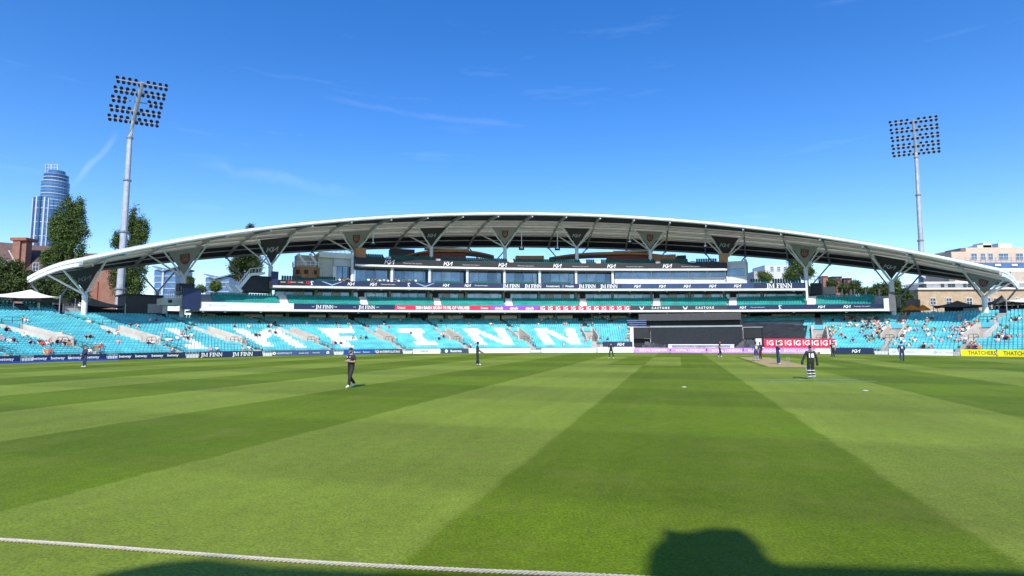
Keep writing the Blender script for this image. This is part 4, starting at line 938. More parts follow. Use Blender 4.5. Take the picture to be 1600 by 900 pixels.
# ============================================================ FLOODLIGHTS
galv = mat('mast_steel', (.4, .43, .46), .5, .18, .8, metal=.3); barm = mat('lamp_bar', (.2, .22, .25), .5, .1, 1)
lampback = mat('lamp_silver', (.55, .57, .6), .35, .1, 2, metal=.7); lampface = mat('lamp_glass', (.012, .018, .05), .15, .2, 2)
lm = MB(); prof = [(.12, -.55), (.3, -.45), (.39, -.1), (.41, .0)]
lm.lathe((0, 0, 0), prof, 12, 0); lm.lathe((0, 0, .0), [(.385, .0), (.385, .03)], 12, 1)
lamp_me = lm.mesh('lamp', [lampback, lampface]); lamp_me.polygons.foreach_set('use_smooth', [False]*len(lamp_me.polygons))
def floodlight(bx, by, mx, my, Y, bars, hw, dY, lean, rad, label, missing=()):
    b0 = atY(bx, by, Y); top = atY(mx, my, Y); o = thing('floodlight_mast', (b0[0], b0[1], -1.3), label, 'floodlight', 'floodlight masts')
    base = np.array([b0[0], Y, -1.3]); top = np.array([b0[0]+(top[0]-b0[0])*1.0, Y, top[2]]); L = top[2]-base[2]
    cuts = [0, .3, .56, .8, 1]; rr = [rad, rad*.86, rad*.74, rad*.62, rad*.55]
    for i in range(4):
        p, q = base+(top-base)*cuts[i], base+(top-base)*cuts[i+1]
        MB().tube([p, q], [rr[i], rr[i]*.92], 12).build('mast_section', galv, o)
        MB().lathe((q[0], q[1], q[2]-.3), [(rr[i]*.95, 0), (rr[i]*1.22, .05), (rr[i]*1.22, .4), (rr[i]*.95, .45)], 12).build('collar', barm, o)
    mb = MB(); mb.tube([base+np.array([rr[0]*.9, -rr[0]*.5, 0]), top+np.array([rr[4]*.9, -rr[4]*.5, 0])], .09, 6); mb.build('cable_ladder', steel, o)
    cs = [atY(x, y, Y+lean*(1-i/4)) for i, (x, y) in enumerate(bars)]
    MB().tube([top, cs[-1], cs[0]+(cs[0]-cs[-1])*.03], [rr[4], rr[4]*.95, rr[4]*.8], 10).build('head_spine', galv, o)
    aim = np.array([22, 55, 0.]); 
    for bi, c in enumerate(cs):
        d = np.array([hw, dY, 0]); MB().beam(c-d, c+d, .16, .22).build('crossbar', barm, o)
        for row, nl in ((.48, 9), (-.48, 10)):
            for k in range(nl):
                u = -1+2*k/(nl-1)
                if row < 0: u = -.96+1.96*k/(nl-1)
                if (bi, 'mid') in missing and abs(u) < .42: continue
                p = c+d*u+np.array([0, 0, row]); 
                if abs(u) < .05: continue
                lo = bpy.data.objects.new('lamp', lamp_me); COL.objects.link(lo); lo.parent = o; lo.location = Vector(p)-o.location
                dr = aim-p; dr[2] *= .75; lo.rotation_euler = Vector(dr).to_track_quat('Z', 'Y').to_euler()
    return o
floodlight(185.5, 491, 203, 215, 125, [(222, 130.5), (218.5, 145.5), (214.5, 159.5), (211.5, 174), (208.5, 188.5)], 4.15, 2.1, -3.5, .92, 'tall grey floodlight mast with tilted lamp rack on the left', missing={(2, 'mid')})
floodlight(1442, 470, 1431.5, 246, 160, [(1426.3, 189), (1427.7, 201.5), (1429, 214), (1430, 226.5), (1431, 238)], 5.2, -2.1, -2.5, .8, 'tall grey floodlight mast with lamp rack on the right')
o = thing('mast_shroud', atY(1444, 490, 158), 'tall dark curved shroud round the foot of the right floodlight', 'shroud')
V = []; Fs = []; n = 14
for i in range(n+1):
    t = i/n; x = 1436.5+15*t; yt = 432+ (9*(t**2.2)) ; 
    a = atY(x, yt, 156-3*math.sin(t*math.pi)); b = atY(x, 500, 156-3*math.sin(t*math.pi)); V += [a, b]
q = len(V); V += [(p[0], p[1]+.4, p[2]) for p in V]
for i in range(n): k = 2*i; Fs += [(k, k+1, k+3, k+2), (q+k+2, q+k+3, q+k+1, q+k), (k, k+2, q+k+2, q+k)]
Fs += [(0, 1, q+1, q), (2*n, 2*n+1, q+2*n+1, q+2*n)]
MB().add(V, Fs).build('shroud_shell', mat('shroud_slate', (.06, .075, .095), .5, .1, 1), o, smooth=True)

# ============================================================ BUILDINGS BEHIND
redbrick = brickmat('red_brick', (.28, .1, .06), (.2, .075, .05), (.3, .25, .2)); yelbrick = brickmat('stock_brick', (.46, .33, .19), (.38, .26, .14), (.45, .4, .32))
tilem = mat('brown_roof_tiles', (.1, .06, .05), .8, .25, 1.2, bump=.4, bscale=5); frame = mat('window_frame_white', (.75, .76, .76), .5, .04, 1)
def window(par, x0, x1, y0, y1, Y, gl=None, bars=(1, 1), sill=True):
    w_ = bbox(x0, x1, y0, y1, Y-.12, .1).build('window', gl or dimp, par); f = MB(); p, q = atY(x0, y1, Y-.2), atY(x1, y0, Y-.2); wd = .09
    f.box((p[0]-wd, Y-.24, p[2]-wd), (p[0], Y-.02, q[2]+wd)); f.box((q[0], Y-.24, p[2]-wd), (q[0]+wd, Y-.02, q[2]+wd)); f.box((p[0], Y-.24, q[2]), (q[0], Y-.02, q[2]+wd)); f.box((p[0], Y-.24, p[2]-wd), (q[0], Y-.02, p[2]))
    for i in range(bars[0]): x = p[0]+(q[0]-p[0])*(i+1)/(bars[0]+1); f.box((x-.04, Y-.2, p[2]), (x+.04, Y-.13, q[2]))
    for i in range(bars[1]): z = p[2]+(q[2]-p[2])*(i+1)/(bars[1]+1); f.box((p[0], Y-.21, z-.04), (q[0], Y-.135, z+.04))
    f.build('window_frame', frame, w_)
# brick house at far left
Y = 165; o = thing('brick_house', (atY(30, 460, Y)[0], Y, -1.3), 'brown tiled brick house with a big chimney behind the left trees', 'house')
bbox(-60, 66, 420, 470, Y, 14, zb=-1.3).build('wall', redbrick, o)
a, b = atY(-62, 421, Y-.6), atY(70, 423, Y-.6); c, d = atY(-60, 373, Y+7), atY(58, 387, Y+7); e_ = b[0]+1
rfo = MB(); rfo.add([a, b, (d[0]+8, Y+7, d[2]), c, (a[0], Y+15, a[2]), (b[0], Y+15, b[2])], [(0, 1, 2, 3), (3, 2, 5, 4), (1, 5, 2), (0, 3, 4), (0, 4, 5, 1)]); ro = rfo.build('roof', tilem, o)
mb = MB(); p = atY(17, 420, Y-1.2); q = atY(32, 374, Y-1.2)
mb.box((p[0], Y-1.2, p[2]), (q[0], Y+2.2, q[2])); mb.build('chimney', redbrick, ro); bbox(15.5, 41, 371, 375.5, Y-1.5, 4.2).build('chimney_cap', mat('terracotta', (.3, .09, .06), .8, .1, 1), ro); bbox(32.1, 40, 374, 420, Y-.6, 2).build('chimney_side', redbrick, ro)
mb = MB(); mb.beam(atY(14, 391, Y-1.4), atY(29, 419, Y-1.4), .3, .3); mb.build('coping', mat('stone_coping', (.5, .46, .4), .8, .1, 1), ro)
for x0, x1, y0, y1 in ((8.5, 16, 408, 418), (51, 61, 411, 423), (48, 57, 440, 448.5)): window(o, x0, x1, y0, y1, Y-2.2 if y0 < 430 else Y)
# second brick range seen between the poplars
Y = 168; o = thing('brick_range', (atY(150, 460, Y)[0], Y, -1.3), 'low red brick range with brown roof between the two left poplars', 'house')
bbox(128, 182, 402, 480, Y, 8, zb=-1.3).build('wall', redbrick, o); bbox(126, 184, 396, 402, Y-.5, 9).build('roof', tilem, o); bbox(150.5, 152.5, 440, 470, Y-.3, .2).build('downpipe', mat('pipe_red', (.3, .08, .05), .6, .1, 1), o)
# round glass tower
Y = 570; c = atY(75, 400, Y); zt = lambda y: atY(75, y, Y)[2]; px = Y/F
o = thing('glass_tower', (c[0], Y, -1.3), 'tall round blue glass residential tower on the left skyline', 'tower')
tg = glassmat('tower_glass', (.05, .13, .27), .12); tg2 = glassmat('tower_glass_dark', (.025, .06, .15), .12); tw = mat('tower_white', (.4, .48, .57), .5, .06, .05)
def stack(cx_, r, z0, z1, step, sides=28, gm=None):
    C_ = atY(cx_, 400, Y); MB().lathe((C_[0], Y, z0), [(r, 0), (r, z1-z0)], sides).build('glass_drum', gm or tg, o)
    k = 0; z = z0
    while z < z1:
        MB().lathe((C_[0], Y, z), [(r*.99, 0), (r+.22, 0), (r+.22, .75), (r*.99, .75)], sides).build('floor_band', tw if k % 2 else mat('tower_band_blue', (.16, .27, .42), .3, .05, .05), o); z += step; k += 1
px /= 1.27
stack(73, 26*px, -1.3, zt(312), 7.2); stack(79, 22.5*px, zt(330), zt(285), 3.3); stack(79.5, 20*px, zt(285), zt(275), 3.3, gm=tg2)
stack(80, 14*px, zt(275), zt(268), 5)
for an, wd, m_ in ((-2.3, .7, tw), (-2.05, .9, tg2), (-1.78, .8, tw), (-1.5, .9, tg2), (-1.2, .8, tw), (-.95, .5, tw), (-.7, .9, tg2), (-2.6, .9, tg2), (-2.85, .6, tw)):
    C_ = atY(73, 400, Y); r = 26*px; p = (C_[0]+r*math.cos(an), Y+r*math.sin(an)); MB().box((p[0]-wd, p[1]-.9, -1.3), (p[0]+wd, p[1]+.9, zt(311+abs(an+1.6)*4))).build('vertical_fin', m_, o)
mb = MB()
for x in (71, 76, 81, 86, 91): mb.beam(atY(x, 271, Y), atY(x, 256, Y), .5, .5)
for y in (257, 262, 267): mb.beam(atY(71, y, Y), atY(91, y, Y), .4, .4)
for x in (72, 80, 90): mb.beam(atY(x, 270, Y+9), atY(x, 257, Y+9), .8, .8)
mb.build('crown_lattice', tw, o)
# blue glass offices with butterfly roofs
for x0, x1, yt, yb, lab in ((241, 274, 421, 470, 'blue glass office with butterfly roof seen under the roof near the second column'), (321, 358, 433, 470, 'blue glass office with butterfly roof left of the dark tree')):
    Y = 260; o = thing('glass_office', (atY((x0+x1)/2, yb, Y)[0], Y, -1.3), lab, 'building', 'glass offices'); xm = x0+(x1-x0)*.38
    nfl = 5
    for i in range(nfl):
        y = yt+i*(yb-yt)/nfl; bbox(x0, x1, y+1.2, y+(yb-yt)/nfl, Y+.3, 14).build('glass_storey', tg, o); bbox(x0, x1, y, y+1.1, Y, 14.6).build('floor_edge', tw, o)
    bbox(xm-1.5, xm+1.5, yt-.5, yb, Y-.4, .6).build('white_mullion', tw, o)
    V = [atY(x0-3, yt-6, Y-1), atY(xm, yt+1, Y-1), atY(x1, yt-5, Y-1)]; V2 = [(p[0], Y+15, p[2]) for p in V]; V3 = [(p[0], p[1], p[2]-.6) for p in V+V2]
    MB().add([tuple(p) for p in V]+V2+V3, [(0, 1, 4, 3), (1, 2, 5, 4), (6, 9, 10, 7), (7, 10, 11, 8), (0, 6, 7, 1), (1, 7, 8, 2), (0, 3, 9, 6), (2, 8, 11, 5)]).build('butterfly_roof', mat('office_roof', (.2, .25, .3), .5, .1, .3), o)
# grey block and brick chimneys seen under the roof on the right
Y = 230; o = thing('grey_block', (atY(1215, 430, Y)[0], Y, -1.3), 'pale grey modern block seen under the roof right of the press box', 'building')
bbox(1196, 1234, 414, 470, Y, 12, zb=-1.3).build('wall', lightgrey, o); bbox(1179, 1196, 424, 470, Y+2, 10, zb=-1.3).build('wing', MATS['soffit_grey'], o)
for x in (1204, 1214.5, 1225): window(o, x, x+4.5, 416.5, 423, Y, pane)
Y = 200
for i, (x0, x1, y0, y1) in enumerate(((1286, 1294, 431, 447), (1301, 1316, 432, 456), (1319, 1331.5, 434.5, 456))):
    o = thing('brick_chimney', (atY(x0, y1, Y)[0], Y, -1.3), ('narrow red brick chimney stack, left of three behind the stand', 'widest red brick chimney stack, middle of three behind the stand', 'red brick chimney stack, right of three behind the stand')[i], 'chimney', 'red chimney stacks')
    bbox(x0, x1, y0+1, y1, Y, 3, zb=-1.3).build('stack', redbrick, o); bbox(x0-.4, x1+.4, y0-.2, y0+1.2, Y-.3, 3.6).build('cap', MATS['terracotta'], o)
o = thing('pink_house', (atY(1310, 456, 204)[0], 204, -1.3), 'pinkish brick gabled house behind the right balcony', 'house')
pk = mat('pink_brick', (.36, .17, .13), .85, .15, 1); bbox(1284, 1334, 450, 470, 204, 8, zb=-1.3).build('wall', pk, o)
a, b, c = atY(1292, 452, 203.5), atY(1306, 441, 203.5), atY(1322, 452, 203.5); V = [a, b, c]; V += [(p[0], p[1]+8, p[2]) for p in V]
MB().add(V, [(0, 1, 2), (5, 4, 3), (0, 3, 4, 1), (1, 4, 5, 2), (0, 2, 5, 3)]).build('gable', pk, o)
pbox(1286, 1305, 448, 460, 110, 3).build('balcony_hut', conc_light, label='small pale hut with dark openings behind the right balcony seats', cat='hut')
for i, x in enumerate((1316, 1330, 1335, 1353, 1374)):
    MB().tube([pt(x, 462, 106), pt(x, 452, 106)], .14, 8).build('roof_post', conc_light, label='short pale post behind the right balcony, %s from the left' % ('first', 'second', 'third', 'fourth', 'last')[i], cat='post', group='posts behind the right balcony')
# stock-brick terrace on the right
Y = 150; o = thing('brick_terrace', (atY(1530, 500, Y)[0], Y, -1.3), 'long yellow brick terrace with white windows behind the right seats', 'building')
bbox(1436, 1640, 452, 510, Y, 12, zb=-1.3).build('wall', yelbrick, o); bbox(1434, 1642, 449.5, 452, Y-.6, 13).build('cornice', frame, o); bbox(1448, 1640, 442.5, 449.3, Y+3, 8).build('attic_storey', mat('attic_white', (.6, .6, .6), .6, .08, .5), o); bbox(1444, 1642, 440, 442.4, Y+1.5, 10).build('attic_roof', frame, o)
for x in (1454, 1479, 1511, 1540, 1553, 1587): window(o, x, x+7.5, 466, 475.5, Y)
for x in (1455.5, 1480, 1512, 1587): window(o, x, x+7.5, 486, 495, Y)
for k, x in enumerate((1471, 1482, 1488, 1506, 1513, 1540, 1566, 1584)): bbox(x, x+4.5, 443.5, 449, Y+2.8, .1).build('attic_window', dimp, o)
bbox(1483, 1492, 434, 440, Y+4, 2).build('roof_tank', MATS['dark_concrete'], o)
# big beige block under scaffold
Y = 215; o = thing('beige_block', (atY(1545, 440, Y)[0], Y, -1.3), 'large beige apartment block wrapped in scaffolding at upper right', 'building')
bg_ = mat('beige_brick', (.56, .44, .34), .8, .08, .6); bbox(1489, 1680, 393, 470, Y, 18, zb=-1.3).build('wall', bg_, o); bbox(1509, 1680, 386.5, 393, Y+1, 16).build('upper_wall', bg_, o); bbox(1501, 1530, 387.5, 391, Y+3, 8).build('plant_screen', MATS['dark_concrete'], o)
for x0, x1 in ((1518, 1526), (1533, 1539), (1544.5, 1551), (1561, 1575), (1588, 1598)): window(o, x0, x1, 396, 405, Y, pane)
for x0, x1, y0 in ((1527, 1550, 383), (1536, 1549, 379), (1560, 1581, 380)): bbox(x0, x1, y0, 387, Y+6, 5).build('roof_plant', MATS['light_grey_cladding'], o)
nb = mat('blue_netting', (.06, .15, .34), .7, .25, .6); bbox(1532, 1640, 410.5, 418.5, Y-2.2, .15).build('netting', nb, o); bbox(1522, 1640, 419, 431, Y-2.2, .15).build('white_sheeting', mat('sheeting_white', (.7, .7, .71), .7, .08, .6), o)
for x in (1555, 1581): bbox(x, x+9, 412.5, 415.5, Y-2.5, .15).build('sheet_patch', frame, o)
sc_ = MB()
for x in range(1508, 1640, 8): sc_.beam(atY(x, 432, Y-2), atY(x, 402, Y-2), .12, .12)
for y in (403, 407, 410, 418.7, 425): sc_.beam(atY(1505, y, Y-2), atY(1640, y, Y-2), .12, .12)
sc_.build('scaffold_poles', steel, o)
bbox(1580, 1640, 424, 441, 190, 8, zb=-1.3).build('stone_gable', mat('pale_stone', (.5, .42, .33), .85, .1, .6), label='pale stone gable between the scaffold and the brick terrace', cat='building')

# ------------------------------------------------------------ trees
def leafmat(name, c1, c2):
    m = bpy.data.materials.new(name); m.use_nodes = True; t = m.node_tree; b = t.nodes['Principled BSDF']; b.inputs['Roughness'].default_value = .55; b.inputs['Specular IOR Level'].default_value = .3
    oi = t.nodes.new('ShaderNodeNewGeometry'); n = t.nodes.new('ShaderNodeTexNoise'); n.inputs['Scale'].default_value = .9; n.inputs['Detail'].default_value = 6; t.links.new(oi.outputs['Position'], n.inputs[0])
    r = t.nodes.new('ShaderNodeMapRange'); r.inputs[1].default_value = .35; r.inputs[2].default_value = .65; t.links.new(n.outputs[0], r.inputs[0])
    mx_ = t.nodes.new('ShaderNodeMixRGB'); mx_.inputs[1].default_value = (*c1, 1); mx_.inputs[2].default_value = (*c2, 1); t.links.new(r.outputs[0], mx_.inputs[0]); t.links.new(mx_.outputs[0], b.inputs['Base Color'])
    b.inputs['Transmission Weight'].default_value = 0
    return m
leafA = leafmat('poplar_leaf', (.03, .06, .012), (.1, .16, .028)); leafB = leafmat('dark_leaf', (.028, .05, .012), (.075, .11, .025)); leafC = leafmat('bright_leaf', (.07, .11, .02), (.13, .18, .04)); bark = mat('bark', (.09, .07, .05), .9, .25, 2)
def tree(blobs, Y, m, label, nclump=420, leaf=.4, depth=.9, group='trees behind the stand', per=15, trunk=True, cat='tree', name='tree'):
    """blobs: (x, y, halfwidth px, halfheight px) ellipsoids in the crown"""
    rng = np.random.RandomState(int(sum(b[0] for b in blobs)*7) % 99991); s = Y/F; bs = []
    for (x, y, hw, hh) in blobs:
        p = atY(x, y, Y); bs.append((p+np.array([0, rng.uniform(-.4, .4)*hw*s, 0]), np.array([hw*s, hw*s*depth, hh*s])*(.88 if trunk else 1)))
        if trunk:
            for _ in range(4):
                an = rng.uniform(0, 2*math.pi); q = p+np.array([math.cos(an)*hw*s*.78, math.sin(an)*hw*s*.6, rng.uniform(-.3, .85)*hh*s]); bs.append((q, np.array([hw*s*.3, hw*s*.3, hh*s*rng.uniform(.22, .4)])))
    nclump = int(nclump*3.4)
    wts = np.array([b[1][0]*b[1][2] for b in bs]); wts /= wts.sum(); V = []; Fs = []
    bx = bs[0][0]; zb = -1.3; o = thing(name, (bs[0][0][0], Y, zb), label, cat, group)
    for c in range(nclump):
        ce, ra = bs[rng.choice(len(bs), p=wts)]; d = rng.normal(size=3); d /= np.linalg.norm(d); rr = rng.uniform(.2, 1.0)**.5*(.84+.22*rng.rand())
        pc_ = ce+d*ra*rr; cr_ = rng.uniform(.5, 1.1)*leaf*2.0
        for l in range(per):
            p = pc_+rng.normal(size=3)*cr_*.55; a = rng.normal(size=3); a[2] *= .7; a /= np.linalg.norm(a); b_ = np.cross(a, d+rng.normal(size=3)*.7); b_ /= np.linalg.norm(b_)+1e-9; z = leaf*rng.uniform(.55, 1.15); k = len(V)
            V += [p-a*z*.5, p+b_*z*.32, p+a*z*.5, p-b_*z*.32]; Fs.append((k, k+1, k+2, k+3))
    me = bpy.data.meshes.new('crown'); me.from_pydata([tuple(v) for v in V], [], Fs); me.materials.append(m); link('crown', me, o)
    if trunk:
        t_ = MB(); hi = max(b[0][2] for b in bs); ctr_ = np.mean([b[0] for b in bs], 0)
        t_.tube([(ctr_[0], Y, zb), (ctr_[0]+.2, Y, zb+(hi-zb)*.5), (ctr_[0], Y, hi)], [.55, .4, .1], 8)
        for ce, ra in bs[::3]: t_.tube([(ctr_[0], Y, zb+(hi-zb)*.35), tuple(ce*.6+np.array([ctr_[0], Y, ce[2]])*.4-np.array([0, 0, ra[2]*.4])), tuple(ce)], [.28, .18, .06], 6)
        t_.build('trunk', bark, o)
    return o
tree([(106, 360, 22, 50), (108, 320, 5, 17), (118, 336, 7, 22), (92, 375, 18, 40), (123, 345, 10, 25), (82, 410, 20, 35), (120, 390, 16, 40), (98, 440, 24, 30), (130, 425, 10, 25)], 140, leafA, 'broad tall poplar beside the glass tower on the left', 900)
tree([(207, 340, 6, 22), (209, 360, 9, 26), (219, 360, 11, 30), (183, 375, 8, 20), (212, 400, 16, 40), (192, 430, 20, 40), (215, 440, 12, 30), (205, 470, 20, 25)], 150, leafA, 'slender poplar behind the left floodlight mast', 800)
tree([(391, 360, 5, 12), (384, 395, 20, 28), (392, 375, 11, 20), (372, 420, 14, 24), (398, 415, 12, 26)], 150, leafB, 'dark leafy tree rising behind the roof left of the third column', 560)
tree([(15, 430, 26, 25), (35, 448, 22, 22), (-12, 425, 22, 30), (5, 455, 24, 18)], 150, leafB, 'dark rounded tree in front of the brick house at far left', 560, leaf=.5)
tree([(100, 455, 16, 16), (70, 452, 14, 14), (120, 462, 14, 12), (55, 462, 14, 10)], 132, leafB, 'dark bushy tree under the left roof tip', 420)
tree([(1246, 415, 15, 14), (1238, 428, 12, 14), (1258, 424, 11, 16)], 190, leafA, 'round green tree behind the stand left of the right end column', 380, leaf=.5)
tree([(1192, 431, 7, 6), (1198, 436, 7, 6)], 180, leafC, 'small bright tree beside the pale grey block', 120)
tree([(1400, 452, 7, 16), (1402, 470, 6, 14)], 150, leafA, 'narrow poplar behind the eleventh roof column', 200)
tree([(1414, 460, 5, 12), (1418, 472, 7, 12), (1408, 480, 8, 10)], 140, leafB, 'dark ivy bush left of the mast shroud', 160, trunk=False, cat='bush', name='bush')
tree([(1376, 456, 14, 13), (1366, 464, 9, 9)], 135, leafB, 'big dark rounded bush behind the right balcony', 260, trunk=False, cat='bush', name='bush', group='bushes behind the right balcony')
for i, (x, y, hw, hh, lab) in enumerate(((1300, 444, 6, 6, 'small dark bush between the left and middle chimneys'), (1319, 451, 7, 6, 'small dark bush below the right chimney'), (1337, 449, 7, 10, 'upright dark bush right of the chimneys'), (1354, 456, 9, 5, 'low dark bush beside the big rounded bush'), (337, 447, 8, 8, 'bright green shrub under the roof beside the glass office'), (297, 440, 4, 7, 'small upright shrub behind the second column'), (314, 452, 6, 4, 'low green shrub left of the end stair'), (282, 455, 4, 4, 'small shrub on the left end box'))):
    tree([(x, y, hw, hh)], 135, leafC if i in (4, 6) else leafB, lab, 90, leaf=.34, trunk=False, cat='bush', name='bush', group='small shrubs behind the stand')

# ------------------------------------------------------------ sails, parasols and stalls behind the bowl
sailw = mat('sail_white', (.72, .73, .72), .7, .05, .6); saild = mat('sail_charcoal', (.1, .11, .115), .75, .1, .6); boardg = mat('bar_board', (.014, .022, .02), .6, .1, 1)
def sail(corners, peak, m, label, posts=True):
    """tented sail: outline pulled up to a peak, with poles"""
    cs = [np.array(c, float) for c in corners]; pk_ = np.array(peak, float); o = thing('shade_sail', tuple((cs[0]+cs[1])/2-np.array([0, 0, 3])), label, 'sail', 'shade sails')
    rim = []
    for a, b in zip(cs, cs[1:]+cs[:1]):
        for k in range(8): t = k/8; rim.append(a*(1-t)+b*t+np.array([0, 0, -.35*math.sin(math.pi*t)]))
    n = len(rim); V = list(rim); Fs = []; rings = 6
    for j in range(1, rings):
        t = j/rings; h = t**1.9
        for p in rim: q = p*(1-t)+pk_*t; V.append(np.array([q[0], q[1], p[2]+(pk_[2]-p[2])*h]))
    V.append(pk_)
    for j in range(rings-1):
        for i in range(n): Fs.append((j*n+i, j*n+(i+1) % n, (j+1)*n+(i+1) % n, (j+1)*n+i))
    for i in range(n): Fs.append(((rings-1)*n+i, (rings-1)*n+(i+1) % n, len(V)-1))
    q = len(V); V += [v-np.array([0, 0, .06]) for v in V]; Fs += [tuple(q+i for i in f[::-1]) for f in Fs]
    MB().add(V, Fs).build('membrane', m, o, smooth=True)
    for c in cs: MB().tube([(c[0], c[1], 4), tuple(c+np.array([0, 0, .3]))], .07, 8).build('pole', steel, o)
def zz(x, y, r, dz=0): p = pt(x, y, r); return (p[0], p[1], p[2]+dz)
def rc(x, y, r0, r): a = pt(x, y, r0); ph = math.atan2(a[0]-CX, a[1]-CY); return P(ph, r, a[2])
sail([pt(-40, 460, 107), pt(94, 464, 107), rc(94, 464, 107, 113), rc(-40, 460, 107, 113)], tuple(np.array(rc(57, 451, 107, 110))), sailw, 'white peaked shade sail over the bar at far left')
sail([pt(60, 463, 110), pt(118, 469, 108), rc(118, 469, 108, 114), rc(60, 463, 110, 115)], rc(90, 462, 108, 112), saild, 'charcoal sail just right of the white sail')
sail([pt(136, 477, 108), pt(196, 477, 106), rc(196, 477, 106, 113), rc(136, 477, 108, 114)], rc(150, 464, 108, 111), saild, 'charcoal peaked sail behind the first column')
o = thing('bar_kiosk', pt(50, 475, 109), 'dark bar kiosk with faded lettered fascia under the left sails', 'kiosk')
fo = pbox(-60, 122, 462.5, 471, 108.5, .4).build('fascia', boardg, o); t = MB(); arc_text(t, glyphs('CING', .02), 4, 108.5, zr(4, 467, 108.5), h=.42); arc_text(t, ring(.5, 0.1), 16, 108.5, zr(16, 467, 108.5), h=.5); arc_text(t, glyphs('GREENE KING'), 45, 108.5, zr(45, 467.5, 108.5), h=.36); t.build('lettering', dkgrey, fo)
pbox(-60, 122, 474, 486, 113, .5).build('back_wall', MATS['concourse_dark'], o); pbox(-60, 122, 477, 484, 110.5, .8).build('counter', navy, o)
for x in (20, 60, 98, 112, 120): pbox(x, x+1.8, 471, 488, 109, .2).build('post', steel, o)
for i, (x0, x1, lab) in enumerate(((1412, 1437, 'orange parasol at the left of the pair'), (1433, 1452, 'orange parasol at the right of the pair'))):
    c = pt((x0+x1)/2, 485, 109); o = thing('parasol', (c[0], c[1], c[2]-3), lab+' behind the right hand seats', 'parasol', 'orange parasols'); r = (x1-x0)/2*c[1]/F
    MB().lathe((c[0], c[1], c[2]), [(r, 0), (r*1.0, .12), (r*.5, .7), (.05, 1.15)], 8).build('canopy', mat('orange_canvas', (.75, .27, .02), .7, .06, 1), o); MB().tube([(c[0], c[1], c[2]-3), (c[0], c[1], c[2]+1.1)], .06, 8).build('pole', wood, o)
sail([pt(1458, 478, 108), pt(1536, 476, 106), rc(1536, 476, 106, 113), rc(1458, 478, 108, 114)], rc(1492, 468.5, 108, 111), saild, 'charcoal peaked sail left of the twelfth column')
sail([pt(1541, 473, 109), pt(1572, 470, 107), rc(1572, 470, 107, 113), rc(1541, 473, 109, 114)], rc(1562, 460, 108, 110), saild, 'steep charcoal sail right of the twelfth column')
sail([pt(1572, 469.5, 107), pt(1640, 469, 107), rc(1640, 469, 107, 113), rc(1572, 469.5, 107, 113)], rc(1600, 463, 107, 110), sailw, 'pale sail at the right edge')
o = thing('bar_kiosk', pt(1600, 480, 109), 'dark bar kiosk under the pale sail at the right edge', 'kiosk'); pbox(1560, 1660, 470, 475.5, 108.5, .4).build('fascia', boardg, o); pbox(1550, 1660, 481, 490, 109, .6).build('counter', navy, o); pbox(1556, 1660, 476, 490, 113, .5).build('back_wall', MATS['concourse_dark'], o)
for x in (1560, 1590): pbox(x, x+1.6, 475, 490, 109, .2).build('post', steel, o)
o = thing('service_hatch', pt(1518, 490, 108), 'pale blue kiosk front under the charcoal sail on the right', 'kiosk'); pbox(1506, 1529, 481, 496, 109, 1).build('front', mat('pale_blue_panel', (.3, .42, .5), .6, .1, 1), o); pbox(1514, 1523, 485, 496, 108.9, .1).build('hatch', navy, o); pbox(1476, 1505, 478, 497, 110, 1).build('dark_side', MATS['concourse_dark'], o)
pbox(1416, 1437, 468, 500, 112, 2).build('service_wall', MATS['dark_concrete'], label='dark service wall behind the orange parasols', cat='wall')
o = thing('black_marquee', pt(225, 475, 108), 'dark sloping marquee wall between first and second columns', 'marquee')
pbox(196, 254, 462, 494, 110, 6).build('wall', mat('marquee_grey', (.06, .065, .07), .7, .1, 1), o); pbox(231, 253, 475, 489, 109.6, .3).build('railing_panel', steel, o); pbox(194, 256, 460, 462, 109.8, 7).build('roof', black, o)
pbox(100, 135, 478, 497, 109, .6).build('back_screen', MATS['soffit_grey'], label='grey service screen left of the first column', cat='wall')
pbox(135, 280, 484, 497, 112, .5).build('back_screen', MATS['concourse_dark'], label='dark concourse wall behind the left seats', cat='wall')

